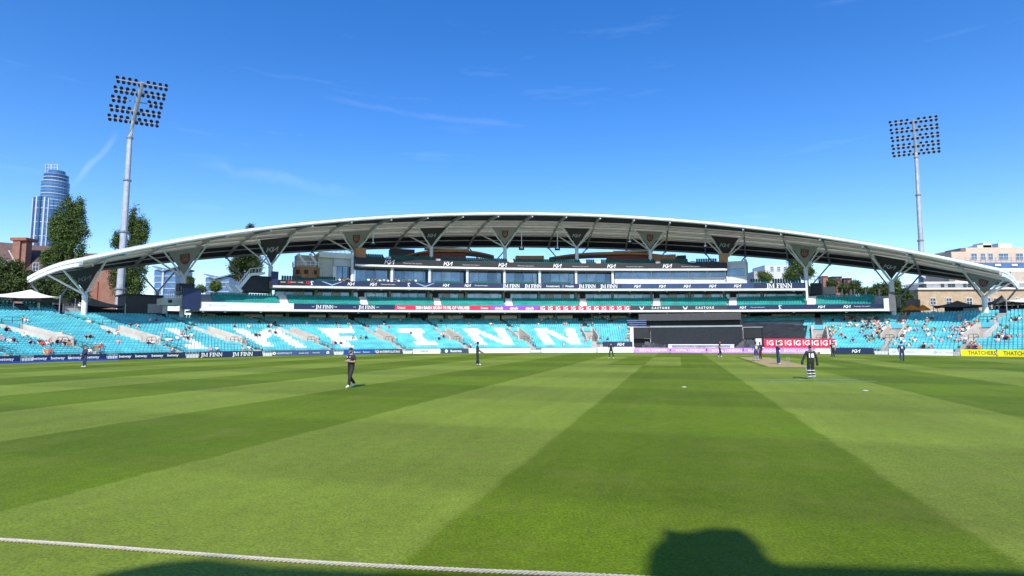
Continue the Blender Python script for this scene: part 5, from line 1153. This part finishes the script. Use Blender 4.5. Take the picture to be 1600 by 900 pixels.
# ============================================================ PEOPLE
skin = mat('skin', (.52, .34, .26), .55, .08, 8); skin2 = mat('skin_tan', (.36, .19, .12), .55, .08, 8); skin3 = mat('skin_brown', (.2, .1, .06), .55, .08, 8)
blk = mat('kit_black', (.016, .016, .02), .75, .15, 9, bump=.3, bscale=14); nvy = mat('kit_navy', (.02, .03, .09), .75, .15, 9, bump=.3, bscale=14); roy = mat('kit_royal', (.03, .07, .3), .7, .15, 9, bump=.3, bscale=14); mar = mat('kit_maroon', (.09, .012, .03), .75, .15, 9)
shoe = mat('shoe_white', (.72, .72, .7), .5, .08, 9); hairb = mat('hair_dark', (.02, .014, .01), .7, .2, 20); padw = mat('pad_white', (.75, .74, .7), .6, .08, 8); eyem = mat('eye_dark', (.02, .02, .02), .3, .05, 5); lipm = mat('lip', (.25, .08, .07), .5, .05, 9)
def skin_mesh(J, E_, rad, sub=1):
    names = list(J); idx = {n: i for i, n in enumerate(names)}
    me = bpy.data.meshes.new('tmp'); me.from_pydata([tuple(J[n]) for n in names], [(idx[a], idx[b]) for a, b in E_], [])
    o = bpy.data.objects.new('tmp', me); COL.objects.link(o); o.modifiers.new('s', 'SKIN'); sl = me.skin_vertices[0].data
    for n in names: sl[idx[n]].radius = rad[n] if isinstance(rad[n], tuple) else (rad[n], rad[n])
    for v in sl: v.use_root = False
    sl[idx['pelvis']].use_root = True
    if sub: ss = o.modifiers.new('u', 'SUBSURF'); ss.levels = sub; ss.render_levels = sub
    dg = bpy.context.evaluated_depsgraph_get(); dg.update(); ev = o.evaluated_get(dg); em = ev.to_mesh()
    V = [tuple(v.co) for v in em.vertices]; Fs = [tuple(p.vertices) for p in em.polygons]; ev.to_mesh_clear(); bpy.data.objects.remove(o); bpy.data.meshes.remove(me); return V, Fs
REST = dict(pelvis=(0, 0, .95), spine=(0, 0, 1.14), chest=(0, .0, 1.34), neckb=(0, 0, 1.47), neck=(0, .01, 1.56), shL=(-.19, 0, 1.42), shR=(.19, 0, 1.42), elL=(-.25, -.03, 1.14), elR=(.25, -.03, 1.14), wrL=(-.27, .05, .88), wrR=(.27, .05, .88),
    hipL=(-.1, 0, .9), hipR=(.1, 0, .9), knL=(-.12, .02, .5), knR=(.12, .02, .5), anL=(-.13, 0, .1), anR=(.13, 0, .1), toL=(-.15, .16, .04), toR=(.15, .16, .04))
EDG = [('pelvis', 'spine'), ('spine', 'chest'), ('chest', 'neckb'), ('neckb', 'neck'), ('chest', 'shL'), ('chest', 'shR'), ('shL', 'elL'), ('elL', 'wrL'), ('shR', 'elR'), ('elR', 'wrR'), ('pelvis', 'hipL'), ('pelvis', 'hipR'), ('hipL', 'knL'), ('knL', 'anL'), ('anL', 'toL'), ('hipR', 'knR'), ('knR', 'anR'), ('anR', 'toR')]
RAD = dict(pelvis=(.16, .13), spine=(.155, .12), chest=(.17, .13), neckb=(.1, .09), neck=.06, shL=.085, shR=.085, elL=.058, elR=.058, wrL=.036, wrR=.036, hipL=.105, hipR=.105, knL=.075, knR=.075, anL=.058, anR=.058, toL=.04, toR=.04)
#   material slots: 0 skin, 1 shirt, 2 trousers, 3 shoes, 4 hair, 5 eyes, 6 lips, 7 gloves
def seg_mat(a, b, sleeve):
    s = {a, b}
    if s & {'toL', 'toR'}: return 3
    if s & {'hipL', 'hipR', 'knL', 'knR', 'anL', 'anR'}: return 2
    if s == {'neckb', 'neck'}: return 0
    if s & {'wrL', 'wrR'}: return 1 if sleeve else 0
    return 1
def add_head(mb, c, yaw, tilt, hair=True, beard=False):
    n, m_ = 12, 9; V = []; cy, sy = math.cos(yaw), math.sin(yaw); ct, stl = math.cos(tilt), math.sin(tilt)
    def tr(p):
        x, y, z = p; y, z = y*ct-z*stl, y*stl+z*ct; return (c[0]+x*cy-y*sy, c[1]+x*sy+y*cy, c[2]+z)
    for j in range(m_+1):
        t = math.pi*j/m_; z = .122*math.cos(t); w_ = math.sin(t)
        for i in range(n):
            p = 2*math.pi*i/n; x = .077*w_*math.sin(p); y = .096*w_*math.cos(p)
            if z < -.03: x *= .82; y = y*.9+.012*w_
            if i == 0 and abs(z+.01) < .03: y += .024
            V.append(tr((x, y, z)))
    Fs = []; mi = []
    for j in range(m_):
        for i in range(n):
            Fs.append((j*n+i, j*n+(i+1) % n, (j+1)*n+(i+1) % n, (j+1)*n+i)); front = min(i, n-1-i) < 3
            mi.append(4 if hair and (j < 3 or (not front and j < 6)) else (4 if beard and j >= 6 and min(i, n-1-i) < 4 else 0))
    k = len(mb.v); mb.add(V, Fs); mb.mi[-len(Fs):] = mi
    for s in (-1, 1):
        mb.hexa([tr(p) for p in ((s*.074, -.02, -.03), (s*.088, -.025, -.03), (s*.088, .0, -.03), (s*.074, .01, -.03), (s*.074, -.02, .03), (s*.09, -.025, .03), (s*.09, .0, .03), (s*.074, .01, .03))], 0)
        mb.add([tr(p) for p in ((s*.03-.013, .09, .012), (s*.03+.013, .09, .012), (s*.03+.013, .091, .024), (s*.03-.013, .091, .024))], [(0, 1, 2, 3)], 5)
    mb.add([tr(p) for p in ((-.024, .094, -.062), (.024, .094, -.062), (.024, .094, -.05), (-.024, .094, -.05))], [(0, 1, 2, 3)], 6)
def add_hand(mb, wr, el, mi, curl=.5, side=1, inward=None):
    wr, el = np.array(wr), np.array(el); d = wr-el; d /= np.linalg.norm(d); inn = np.array(inward if inward is not None else (-side, 0, 0.), float); inn -= d*(inn@d); inn /= np.linalg.norm(inn)+1e-9; ac = np.cross(d, inn)
    p0, p1 = wr-d*.01, wr+d*.085; q = []
    for p, w_ in ((p0, .03), (p1, .043)): q += [p+ac*w_+inn*.014, p-ac*w_+inn*.014, p-ac*w_-inn*.014, p+ac*w_-inn*.014]
    mb.add(q, [(0, 1, 2, 3), (7, 6, 5, 4), (0, 4, 5, 1), (1, 5, 6, 2), (2, 6, 7, 3), (3, 7, 4, 0)], mi)
    for k, L in enumerate((.07, .08, .075, .058)):
        b = p1+ac*(.033-.022*k); m1 = b+d*L*.5+inn*L*.15*curl; e = m1+(d*(1-curl*.7)+inn*curl)*L*.5; mb.tube([b-d*.01, m1, e], [.011, .0105, .008], 6, mi)
    b = p0+d*.03+ac*.036; mb.tube([b, b+ac*.022+d*.03+inn*.01, b+ac*.02+d*.06+inn*.02], [.013, .012, .009], 6, mi)
def person_mesh(name, pose={}, sleeve=False, yaw=0., tilt=0., hair=True, beard=False, hands=True, glove=False, rad={}, sub=1, curl=.5, pants_over=0):
    J = {**REST, **pose}; RR_ = {**RAD, **rad}; V, Fs = skin_mesh(J, EDG, RR_, sub); mb = MB(); A = np.array(V)
    segs = [(np.array(J[a], float), np.array(J[b], float), seg_mat(a, b, sleeve), {a, b}) for a, b in EDG]; cen = np.array([A[list(f)].mean(0) for f in Fs]); best = np.full(len(Fs), 1e9); mi = np.zeros(len(Fs), int)
    for a, b, m_, nm in segs:
        d = b-a; t = np.clip(((cen-a)@d)/(d@d), 0, 1); D = np.linalg.norm(cen-(a+t[:, None]*d), axis=1)
        if m_ == 2 and nm & {'pelvis'}: D = D+.03
        if nm & {'elL', 'elR'}: D = np.where(D > .085, D+.1, D)
        mm = np.full(len(Fs), m_)
        if nm & {'elL', 'elR'} and nm & {'shL', 'shR'} : mm = np.where((t > .72) & (not sleeve), 0, 1)
        k = D < best; best[k] = D[k]; mi[k] = mm[k]
    mi[(mi == 1) & (cen[:, 2] < J['pelvis'][2]-.02) & (np.hypot(cen[:, 0]-J['pelvis'][0], cen[:, 1]-J['pelvis'][1]) < .2)] = 2
    mb.add(V, Fs); mb.mi = [int(q) for q in mi]
    nk = np.array(J['neck']); add_head(mb, (nk[0], nk[1]+.02, nk[2]+.12), yaw, tilt, hair, beard)
    if hands:
        for s, w_, e in ((-1, 'wrL', 'elL'), (1, 'wrR', 'elR')): add_hand(mb, J[w_], J[e], 7 if glove else 0, curl, s)
    me = bpy.data.meshes.new(name); me.from_pydata(mb.v, [], mb.f)
    for q in range(8): me.materials.append(skin)
    me.polygons.foreach_set('material_index', mb.mi); me.polygons.foreach_set('use_smooth', [True]*len(me.polygons)); return me, J
def dress(o, mats):
    for i, m_ in enumerate(mats):
        o.material_slots[i].link = 'OBJECT'; o.material_slots[i].material = m_
def child_mesh(mb, name, m_, par, smooth=True):
    me = mb.mesh(name, m_); me.polygons.foreach_set('use_smooth', [smooth]*len(me.polygons)); o = bpy.data.objects.new(name, me); COL.objects.link(o); o.parent = par; return o
def cap(par, J, yaw, m_, peak=True, helmet=False, wide=False, beanie=False, name='cap'):
    nk = np.array(J['neck']); c = np.array([nk[0], nk[1]+.02, nk[2]+.12]); mb = MB(); s = 1.18 if helmet else 1.06
    V = []; Fs = []; n = 14
    for j in range(6):
        t = (math.pi/2)*j/5*(1.15 if helmet or beanie else 1.0)
        for i in range(n):
            p = 2*math.pi*i/n; x = .08*s*math.sin(t)*math.sin(p); y = .1*s*math.sin(t)*math.cos(p); z = .03+.1*s*math.cos(t)
            V.append((c[0]+x*math.cos(yaw)-y*math.sin(yaw), c[1]+x*math.sin(yaw)+y*math.cos(yaw), c[2]+z))
    for j in range(5):
        for i in range(n): Fs.append((j*n+i, j*n+(i+1) % n, (j+1)*n+(i+1) % n, (j+1)*n+i))
    mb.add(V, Fs)
    if wide: mb.lathe((c[0], c[1], c[2]+.025), [(.08, .012), (.15, .0), (.155, -.01), (.08, -.004)], 16)
    elif peak:
        q = []
        for dz in (.025, .04):
            for (x, y) in ((-.07, .07), (-.055, .165), (.055, .165), (.07, .07)): q.append((c[0]+x*math.cos(yaw)-y*math.sin(yaw), c[1]+x*math.sin(yaw)+y*math.cos(yaw), c[2]+dz-(.02 if y > .1 else 0)))
        mb.hexa(q)
    if helmet:
        for dz in (-.02, -.06): mb.tube([(c[0]+.1*math.sin(a)*math.cos(yaw)-.13*math.cos(a)*math.sin(yaw), c[1]+.1*math.sin(a)*math.sin(yaw)+.13*math.cos(a)*math.cos(yaw), c[2]+dz) for a in np.linspace(-1.3, 1.3, 7)], .006, 5)
    return child_mesh(mb, name, m_, par)
def pads(par, J, m_=padw):
    for s in 'LR':
        kn, an = np.array(J['kn'+s]), np.array(J['an'+s]); d = (an-kn)/np.linalg.norm(an-kn); mb = MB(); f = np.array([0, .05, 0])
        for k in range(3): x = (k-1)*.05; mb.tube([kn-d*.16+f+np.array([x, .03-.02*abs(k-1), 0]), kn+f*1.4+np.array([x, .03, 0]), an+d*.0+f+np.array([x*.8, .02, 0])], [.035, .04, .034], 8)
        for t in (.1, .5, .85): c = kn+(an-kn)*t; mb.tube([(c[0]+.085*math.sin(a), c[1]-.0+.085*math.cos(a), c[2]) for a in np.linspace(1.2, 2*math.pi-1.2, 10)], .022, 6)
        child_mesh(mb, 'leg_pad', m_, par)
def backprint(par, J, s, m_, h=.2, z=1.27, front=False, sq=1.0, name='shirt_number', x0=0.):
    V, Fs = glyphs(s, .03); w_ = V[:, 0].max()*h*sq; yy = .155 if front else -.155; sg = -1 if front else 1; mb = MB()
    mb.add([(sg*(u*h*sq-w_/2)+x0, yy, z+(v-.5)*h) for u, v in V], Fs); child_mesh(mb, name, m_, par, False)
def place(me, x, y, face, mats, label, H=1.83, name='person', cat='person', group='players on the field'):
    X, Y_, z = gnd(x, y); o = bpy.data.objects.new(name, me); COL.objects.link(o); o.location = (X, Y_, z); o.rotation_euler.z = face; o.scale = (H/1.8,)*3; tag(o, label, cat, group); dress(o, mats); return o
pi = math.pi
# facing: 0 = away from the camera, pi = towards it, -pi/2 = to the right
K = lambda sk, sh, tr, sho=shoe, hr=hairb, gl=None: [sk, sh, tr, sho, hr, eyem, lipm, gl or sk]
# walking fielder with beanie, hands together at the chest
me, J = person_mesh('person', dict(elL=(-.29, .0, 1.17), elR=(.29, .0, 1.17), wrL=(-.1, .24, 1.2), wrR=(.09, .24, 1.18), knL=(-.1, .13, .52), anL=(-.06, .16, .1), toL=(-.09, .33, .04), knR=(.11, .0, .5), anR=(.15, -.32, .17), toR=(.17, -.2, .05)), beard=True, tilt=-.12, rad=dict(pelvis=(.17, .14), knL=.088, knR=.088, anL=.07, anR=.07))
o = place(me, 548, 606, pi-.65, K(skin2, blk, blk), 'fielder in black kit and dark beanie walking towards the camera', 1.86); cap(o, J, 0, mat('beanie_ink', (.012, .016, .035), .8, .1, 9), peak=False, beanie=True, name='beanie')
mb = MB(); V, Fs = KIA; mb.add([(-(u-1.2)*.09, .142+.0, 1.26+(v-.5)*.06) for u, v in V], Fs); mb.add([(-(u)*.07+.14, .145, 1.36+v*.06) for u, v in ring(.5, 0.05)[0]], ring(.5, .05)[1]); mb.add([(-(u)*.07-.06, .145, 1.36+v*.06) for u, v in ring(.5, 0.05)[0]], ring(.5, .05)[1]); child_mesh(mb, 'shirt_badges', white, o, False)
# tall fielder seen from the side
me, J = person_mesh('person', dict(elR=(.24, .1, 1.16), wrR=(.2, .36, .98), elL=(-.24, .05, 1.14), wrL=(-.2, .25, 1.0), anL=(-.12, -.06, .1), toL=(-.13, .12, .04), anR=(.12, .1, .1), toR=(.13, .28, .04)), rad=dict(knL=.09, knR=.09, anL=.08, anR=.08))
o = place(me, 746, 571, -pi/2+.1, K(skin3, blk, blk), 'tall fielder in black with cap standing side-on, facing right', 2.0); cap(o, J, 0, blk, wide=True, name='sun_hat')
# fielder at far left
me, J = person_mesh('person', dict(elL=(-.25, .06, 1.15), elR=(.25, .06, 1.15), wrL=(-.08, .26, 1.03), wrR=(.08, .26, 1.03), anL=(-.17, 0, .1), anR=(.17, 0, .1), toL=(-.2, .15, .04), toR=(.2, .15, .04)), sleeve=True)
o = place(me, 132, 574, pi-.5, K(skin, nvy, nvy), 'fielder in navy kit standing by the far left boards', 1.86); cap(o, J, 0, nvy)
# fielder in front of the screen, legs apart
me, J = person_mesh('person', dict(elL=(-.3, -.02, 1.16), elR=(.3, -.02, 1.16), wrL=(-.3, .08, .92), wrR=(.3, .08, .92), knL=(-.17, .03, .5), knR=(.17, .03, .5), anL=(-.23, 0, .1), anR=(.23, 0, .1), toL=(-.27, .14, .04), toR=(.27, .14, .04)))
o = place(me, 955, 560.2, pi, K(skin, blk, blk), 'fielder in black standing legs apart left of the black screen', 1.84); cap(o, J, 0, blk, wide=True, name='sun_hat')
me, J = person_mesh('person', dict(knL=(-.1, .12, .52), anL=(-.1, .06, .1), toL=(-.1, .22, .04), knR=(.1, .02, .5), anR=(.1, -.25, .14), toR=(.1, -.1, .04), wrR=(.25, .2, .95), elR=(.24, .02, 1.14)))
o = place(me, 1125, 557.8, -pi/2-.4, K(skin, blk, blk), 'fielder in black striding in front of the black screen', 1.85); backprint(o, J, '7', white); cap(o, J, 0, blk)
# two batters, an official, keeper
me, J = person_mesh('person', dict(elL=(-.3, .0, 1.17), elR=(.32, .02, 1.17), wrL=(-.3, .18, 1.02), wrR=(.34, .16, 1.05), anL=(-.15, 0, .1), anR=(.15, 0, .1)), glove=True)
o = place(me, 1182, 564.3, -.15, K(skin, roy, nvy, gl=padw), 'batter in royal blue shirt with yellow number and white pads', 1.84); cap(o, J, 0, nvy, helmet=True, name='helmet'); pads(o, J); backprint(o, J, '8', mat('yellow_print', (.8, .65, .03), .6, .05, 2), .3)
bat = MB(); 
def bat_mesh():
    b_ = MB(); b_.hexa([(-.054, -.02, 0), (.054, -.02, 0), (.054, .03, 0), (-.054, .03, 0), (-.05, -.015, .56), (.05, -.015, .56), (.05, .02, .56), (-.05, .02, .56)], 0); b_.tube([(0, 0, .55), (0, 0, .86)], .018, 8, 1); return b_.mesh('cricket_bat', [mat('willow', (.6, .47, .28), .55, .12, 6), blk])
bm_ = bat_mesh()
me, J = person_mesh('person', dict(elR=(.24, .16, 1.2), wrR=(.12, .4, 1.22), elL=(-.24, .16, 1.2), wrL=(-.1, .42, 1.22), neck=(0, .05, 1.56)), glove=True, tilt=-.35)
o = place(me, 1216, 569, -pi/2-.2, K(skin, nvy, nvy, gl=padw), 'batter in navy kit holding up his bat beside the stumps', 1.85); cap(o, J, 0, nvy, helmet=True, name='helmet'); pads(o, J, mat('pad_navy', (.04, .07, .2), .6, .08, 8))
bt = bpy.data.objects.new('cricket_bat', bm_); COL.objects.link(bt); bt.location = Matrix.Translation(o.location) @ Matrix.Rotation(o.rotation_euler.z, 4, 'Z') @ Vector((.28, .47, 1.27)); bt.rotation_euler = (0, -pi/2+.25, o.rotation_euler.z); tag(bt, 'wooden bat held across the chest by the navy batter', 'bat')
me, J = person_mesh('person', dict(wrL=(-.16, .2, 1.05), elL=(-.26, .02, 1.15)), sleeve=True)
o = place(me, 1188.5, 562.6, .5, K(skin2, blk, mar), 'figure in black top and maroon trousers beside the royal blue batter', 1.8); cap(o, J, 0, mar)
me, J = person_mesh('person', dict(elL=(-.33, -.02, 1.17), elR=(.29, -.02, 1.15), wrL=(-.41, .04, .93), wrR=(.34, .03, .88), knL=(-.1, .06, .5), anL=(-.08, .0, .1), toL=(-.1, .15, .04), knR=(.1, .04, .5), anR=(.1, -.06, .12), toR=(.11, .08, .04)), sleeve=True, glove=True, rad=dict(wrL=.05, wrR=.055, pelvis=(.18, .14)))
o = place(me, 1268, 592.7, -.1, K(skin, blk, blk, gl=blk), 'wicketkeeper in black with white number walking away, white pads', 1.86); backprint(o, J, '18', white, .24, 1.25); pads(o, J); cap(o, J, 0, mat('cap_brown', (.06, .02, .02), .7, .1, 5), peak=False)
for s in (-1, 1):                                     # big gloves
    w_ = np.array(J['wrL' if s < 0 else 'wrR']); mb = MB(); mb.tube([w_+np.array([0, 0, .06]), w_-np.array([0, 0, .06]), w_-np.array([0, -.01, .16])], [.05, .07, .045], 10); child_mesh(mb, 'keeping_glove', blk, o)
me, J = person_mesh('person', dict(knR=(.1, .08, .52), anR=(.1, -.1, .1), toR=(.1, .06, .04), elL=(-.3, .02, 1.16), elR=(.3, .02, 1.16)))
o = place(me, 1302, 560, .1, K(skin, blk, blk), 'fielder in black walking away in front of the navy logo board', 1.84); backprint(o, J, '23', white, .22); cap(o, J, 0, blk)
me, J = person_mesh('person', dict(elL=(-.26, .05, 1.16), elR=(.26, .05, 1.16), wrL=(-.2, .2, .98), wrR=(.2, .2, .98), anL=(-.1, -.08, .1), toL=(-.12, .08, .04), anR=(.12, .1, .1), toR=(.14, .26, .04)), sleeve=True)
o = place(me, 1410, 565.5, -.35, K(skin, nvy, nvy), 'fielder in navy with white number before the far right white board', 1.84); backprint(o, J, '9', white, .22); cap(o, J, 0, nvy)
# wickets
for v, lab in ((48.4, 'three pale stumps with bails beside the navy batter'), (66.9, 'far set of stumps at the other end of the pitch')):
    p = nv(8.25, v, 0); o = thing('wicket', p, lab, 'stumps', 'wickets')
    for s in (-1, 0, 1): q = nv(8.25+s*.1, v, 0); MB().tube([(q[0], q[1], 0), (q[0], q[1], .711)], .02, 8).build('stump', mat('stump_grey', (.28, .24, .24), .6, .1, 3), o)
    for s in (-.05, .05): q, r_ = nv(8.25+s-.05, v, .72), nv(8.25+s+.05, v, .72); MB().tube([q, r_], .012, 6).build('bail', MATS['stump_grey'], o)

# ------------------------------------------------------------ spectators
SEATP = dict(pelvis=(0, .12, .5), spine=(0, .1, .68), chest=(0, .08, .9), neckb=(0, .09, 1.03), neck=(0, .1, 1.11), shL=(-.19, .09, .98), shR=(.19, .09, .98), elL=(-.25, -.02, .74), elR=(.25, -.02, .74), wrL=(-.14, -.22, .62), wrR=(.14, -.22, .62), hipL=(-.1, .08, .5), hipR=(.1, .08, .5), knL=(-.13, -.36, .52), knR=(.13, -.36, .52), anL=(-.13, -.38, .1), anR=(.13, -.38, .1), toL=(-.14, -.52, .05), toR=(.14, -.52, .05))
def flipy(d): return {k: (v[0], -v[1], v[2]) for k, v in d.items()}
var = []
for i, ps in enumerate((dict(), dict(chest=(0, -.02, .87), neckb=(0, -.04, .99), neck=(0, -.06, 1.07), shL=(-.19, -.02, .95), shR=(.19, -.02, .95), elL=(-.22, -.24, .68), elR=(.22, -.24, .68), wrL=(-.08, -.4, .62), wrR=(.06, -.4, .62)), dict(wrR=(.1, -.2, 1.06), elR=(.28, -.1, .86)), dict(elL=(-.3, -.12, .88), wrL=(-.12, -.06, 1.16), elR=(.3, -.12, .88), wrR=(.12, -.06, 1.16)), dict(chest=(.05, .12, .88), neckb=(.07, .15, 1.0), neck=(.08, .16, 1.08), shL=(-.13, .14, .97), shR=(.23, .14, .96)))):
    for hat in (0, 1):
        me, J = person_mesh('person', flipy({**SEATP, **ps}), sub=0, yaw=(.35, -.3, .1, -.1, .5)[i], hair=True, rad=dict(pelvis=(.17, .14)), hands=False)
        if hat:
            mb = MB(); nk = np.array(J['neck']); mb.lathe((nk[0], nk[1]+.02, nk[2]+.15), [(.15, -.01), (.15, .0), (.09, .02), (.085, .1), (.05, .12)], 10)
            k = len(me.vertices); V = [tuple(v.co) for v in me.vertices]+mb.v; Fs = [tuple(p.vertices) for p in me.polygons]+[tuple(q+k for q in f) for f in mb.f]; mi = [p.material_index for p in me.polygons]+[7]*len(mb.f)
            m2 = bpy.data.meshes.new('person'); m2.from_pydata(V, [], Fs)
            for q in range(8): m2.materials.append(skin)
            m2.polygons.foreach_set('material_index', mi); me = m2
        var.append((me, hat))
SH = [('white', (.75, .75, .74), 8), ('pale blue', (.35, .48, .65), 2), ('navy', (.02, .03, .08), 3), ('black', (.015, .015, .018), 2), ('red', (.5, .05, .06), 1.3), ('pink', (.7, .35, .4), 2), ('grey', (.3, .3, .31), 1.5), ('orange', (.6, .25, .08), .5), ('beige', (.5, .42, .3), 1.2), ('green', (.06, .2, .08), .7)]
shm = [mat('shirt_'+n.replace(' ', '_'), c, .8, .1, 9) for n, c, w_ in SH]; shw = np.array([w_ for _, _, w_ in SH]); shw = shw/shw.sum()
trm = [nvy, mat('shorts_beige', (.35, .29, .2), .8, .1, 9), mat('jeans', (.06, .09, .18), .8, .15, 9), mat('trousers_grey', (.15, .15, .16), .8, .1, 9)]
hatm = [('white hat', mat('hat_white', (.75, .74, .7), .8, .05, 5)), ('straw hat', mat('hat_straw', (.55, .43, .22), .8, .1, 9)), ('navy hat', nvy)]
hairs = [hairb, mat('hair_brown', (.09, .05, .025), .7, .2, 20), mat('hair_grey', (.4, .39, .37), .7, .2, 20), mat('hair_fair', (.35, .24, .1), .7, .2, 20)]
def blockname(ph):
    names = ['block at the left edge', 'far left block', 'second block from the left', 'third block from the left', 'block of the white letter M', 'block of the white letter F', 'block of the white letter I', 'block of the left white N', 'block of the right white N', 'block left of the screen', 'block right of the screen', 'block right of the screen', 'last but one block on the right', 'block at the right edge']
    k = int(np.searchsorted(GATES, ph)); return names[max(0, min(len(names)-1, k-1))] if ph < SC1 else ('block right of the screen' if ph < GATES[-3] else 'block above the far right fielder' if ph < GATES[-2] else 'block at the right edge')
LA = np.array([[*proj((P(*s_[:3])[0], P(*s_[:3])[1], s_[2]+.8)), s_[0], s_[1], s_[2], s_[3]] for s_ in lower]); used = np.zeros(len(LA), bool); SPECT = []
def sit(k, shi=None):
    if used[k]: return
    used[k] = True; rng = random; i = int(np.random.choice(len(SH), p=shw)) if shi is None else shi; me, hat = random.choice(var); SPECT.append((k, i, me, hat))
def near(x, y): d = (LA[:, 0]-x)**2+4*(LA[:, 1]-y)**2; d[used] = 1e9; return int(np.argmin(d))
LEFT = [(34, 499, 7), (38, 500, 0), (9.5, 515, 3), (38, 524, 0), (16.5, 531, 0), (20.5, 531, 2), (2, 528, 5), (50.5, 535, 2), (62, 535, 3), (67, 536, 4), (72, 536, 0), (76, 536, 5), (90, 525, 0), (98, 523, 6), (92, 531, 2), (96, 533, 1), (105, 536, 7), (110, 532, 5), (107, 533, 3), (135, 525, 3), (139, 526, 3), (142, 546, 0), (149, 543, 7), (154, 542, 4), (156, 540, 4), (73, 556, 7), (78, 557, 4), (139, 501, 0), (206, 509, 3), (214, 509, 0), (169, 520, 3), (180, 519, 0), (182, 522, 0), (184, 533, 5), (233, 535, 2), (238, 535, 0), (266, 549, 0), (255, 522, 1), (269, 531, 0), (260, 530, 0), (278, 529, 0), (289, 527, 0), (295, 528, 3), (286, 522, 5), (298, 524, 0), (289, 515, 3), (294, 514, 3), (242, 501, 4), (235, 500, 0), (331, 550, 5), (338, 550, 0), (383, 532, 5), (380, 550, 1), (390, 548, 0), (400, 524, 3), (407, 524, 3), (422, 518, 6), (431, 519, 3), (425, 509, 0), (420, 511, 3), (367, 510, 2), (388, 510, 0), (552, 527, 6), (563, 527, 9), (571, 527, 2), (518, 536, 5), (526, 536, 3), (532, 536, 3), (528, 511, 5), (547, 511, 0), (592, 511, 5), (607, 511, 4), (687, 530, 3), (696, 520, 0), (701, 522, 2), (706, 520, 0), (710, 522, 1), (734, 538, 0), (740, 536, 1), (643, 520, 3), (883, 538, 0), (916, 533, 5), (948, 530, 2), (983, 522, 0), (984, 528, 6), (969, 510, 0), (768, 507, 0), (782, 506, 6)]
for x, y, s_ in LEFT: sit(near(x, y), s_)
idx = np.where((LA[:, 5] >= 19) & (LA[:, 0] > 318) & (LA[:, 0] < 985))[0]
for k in np.random.choice(idx, 40, replace=False): sit(int(k))
CL = [(1300, 515, 12, 8, 14), (1340, 508, 22, 8, 22), (1375, 503, 14, 8, 22), (1350, 525, 25, 10, 22), (1378, 520, 9, 12, 12), (1412, 520, 9, 16, 20), (1440, 510, 20, 10, 9), (1455, 528, 25, 9, 9), (1435, 538, 16, 5, 8), (1497, 517, 12, 9, 20), (1515, 524, 10, 10, 10), (1505, 534, 14, 6, 8), (1525, 505, 14, 5, 8), (1570, 515, 18, 10, 12), (1565, 528, 18, 6, 10), (1530, 541, 16, 4, 5), (1590, 500, 12, 6, 6), (1460, 498, 30, 4, 8), (1345, 498, 35, 3, 30)]
for cx_, cy_, sx, sy, n in CL:
    for _ in range(int(n*.58+.5)): sit(near(np.random.normal(cx_, sx*.7), np.random.normal(cy_, sy*.7)))
ORD = ['front', 'second', 'third', 'fourth', 'fifth', 'sixth', 'seventh', 'eighth', 'ninth', 'tenth', 'eleventh', 'twelfth', '13th', '14th', '15th', '16th', '17th', '18th', '19th', '20th', '21st', '22nd', '23rd', '24th', '25th', 'top']
labs = {}
rows_ = []
for (k, i, me, hat) in SPECT:
    x, y, ph, r, z, row = LA[k]; h = random.choice(hatm) if hat else None; blkn = blockname(ph)
    lab = 'seated person in %s top%s, %s row, %s' % (SH[i][0], ', '+h[0] if h else '', ORD[int(row)], blkn)
    rows_.append([lab, x, k, i, me, h]); labs.setdefault(lab, []).append(x)
for lab, x, k, i, me, h in rows_:
    L = sorted(labs[lab])
    if len(L) > 1: j = L.index(x); lab = lab+(', leftmost' if j == 0 else ', rightmost' if j == len(L)-1 else ', between')
    _, _, ph, r, z, row = LA[k]; o = bpy.data.objects.new('person', me); COL.objects.link(o); o.location = P(ph, r+.02, z); o.rotation_euler.z = -ph+pi; s_ = random.uniform(.94, 1.06); o.scale = (s_,)*3
    tag(o, lab, 'person', 'spectators on the lower terrace'); dress(o, [random.choice((skin, skin, skin2, skin3)), shm[i], random.choice(trm), random.choice((shoe, blk)), random.choice(hairs), eyem, lipm, h[1] if h else blk])
# a few guests on the second tier balcony
for n_, x in enumerate((531, 537, 544, 576, 582, 588, 594, 600, 606, 617, 623, 630, 640, 650)):
    i = (0, 3, 2, 0, 2, 3, 0, 1, 0, 3)[n_ % 10]; r = R2+1.6+.5*(n_ % 2); ph = xr(x, r, 438); me, hat = var[(n_*3) % len(var)]
    o = bpy.data.objects.new('person', me); COL.objects.link(o); o.location = P(ph, r, z2t(ph)-.45+.2*(n_ % 2)); o.rotation_euler.z = -ph+pi
    tag(o, 'guest in %s top on the second tier, %s from the white pod' % (SH[i][0], ORD[n_] if n_ else 'first'), 'person', 'guests on the second tier'); dress(o, [skin, shm[i], trm[n_ % 4], blk, hairs[n_ % 4], eyem, lipm, nvy])
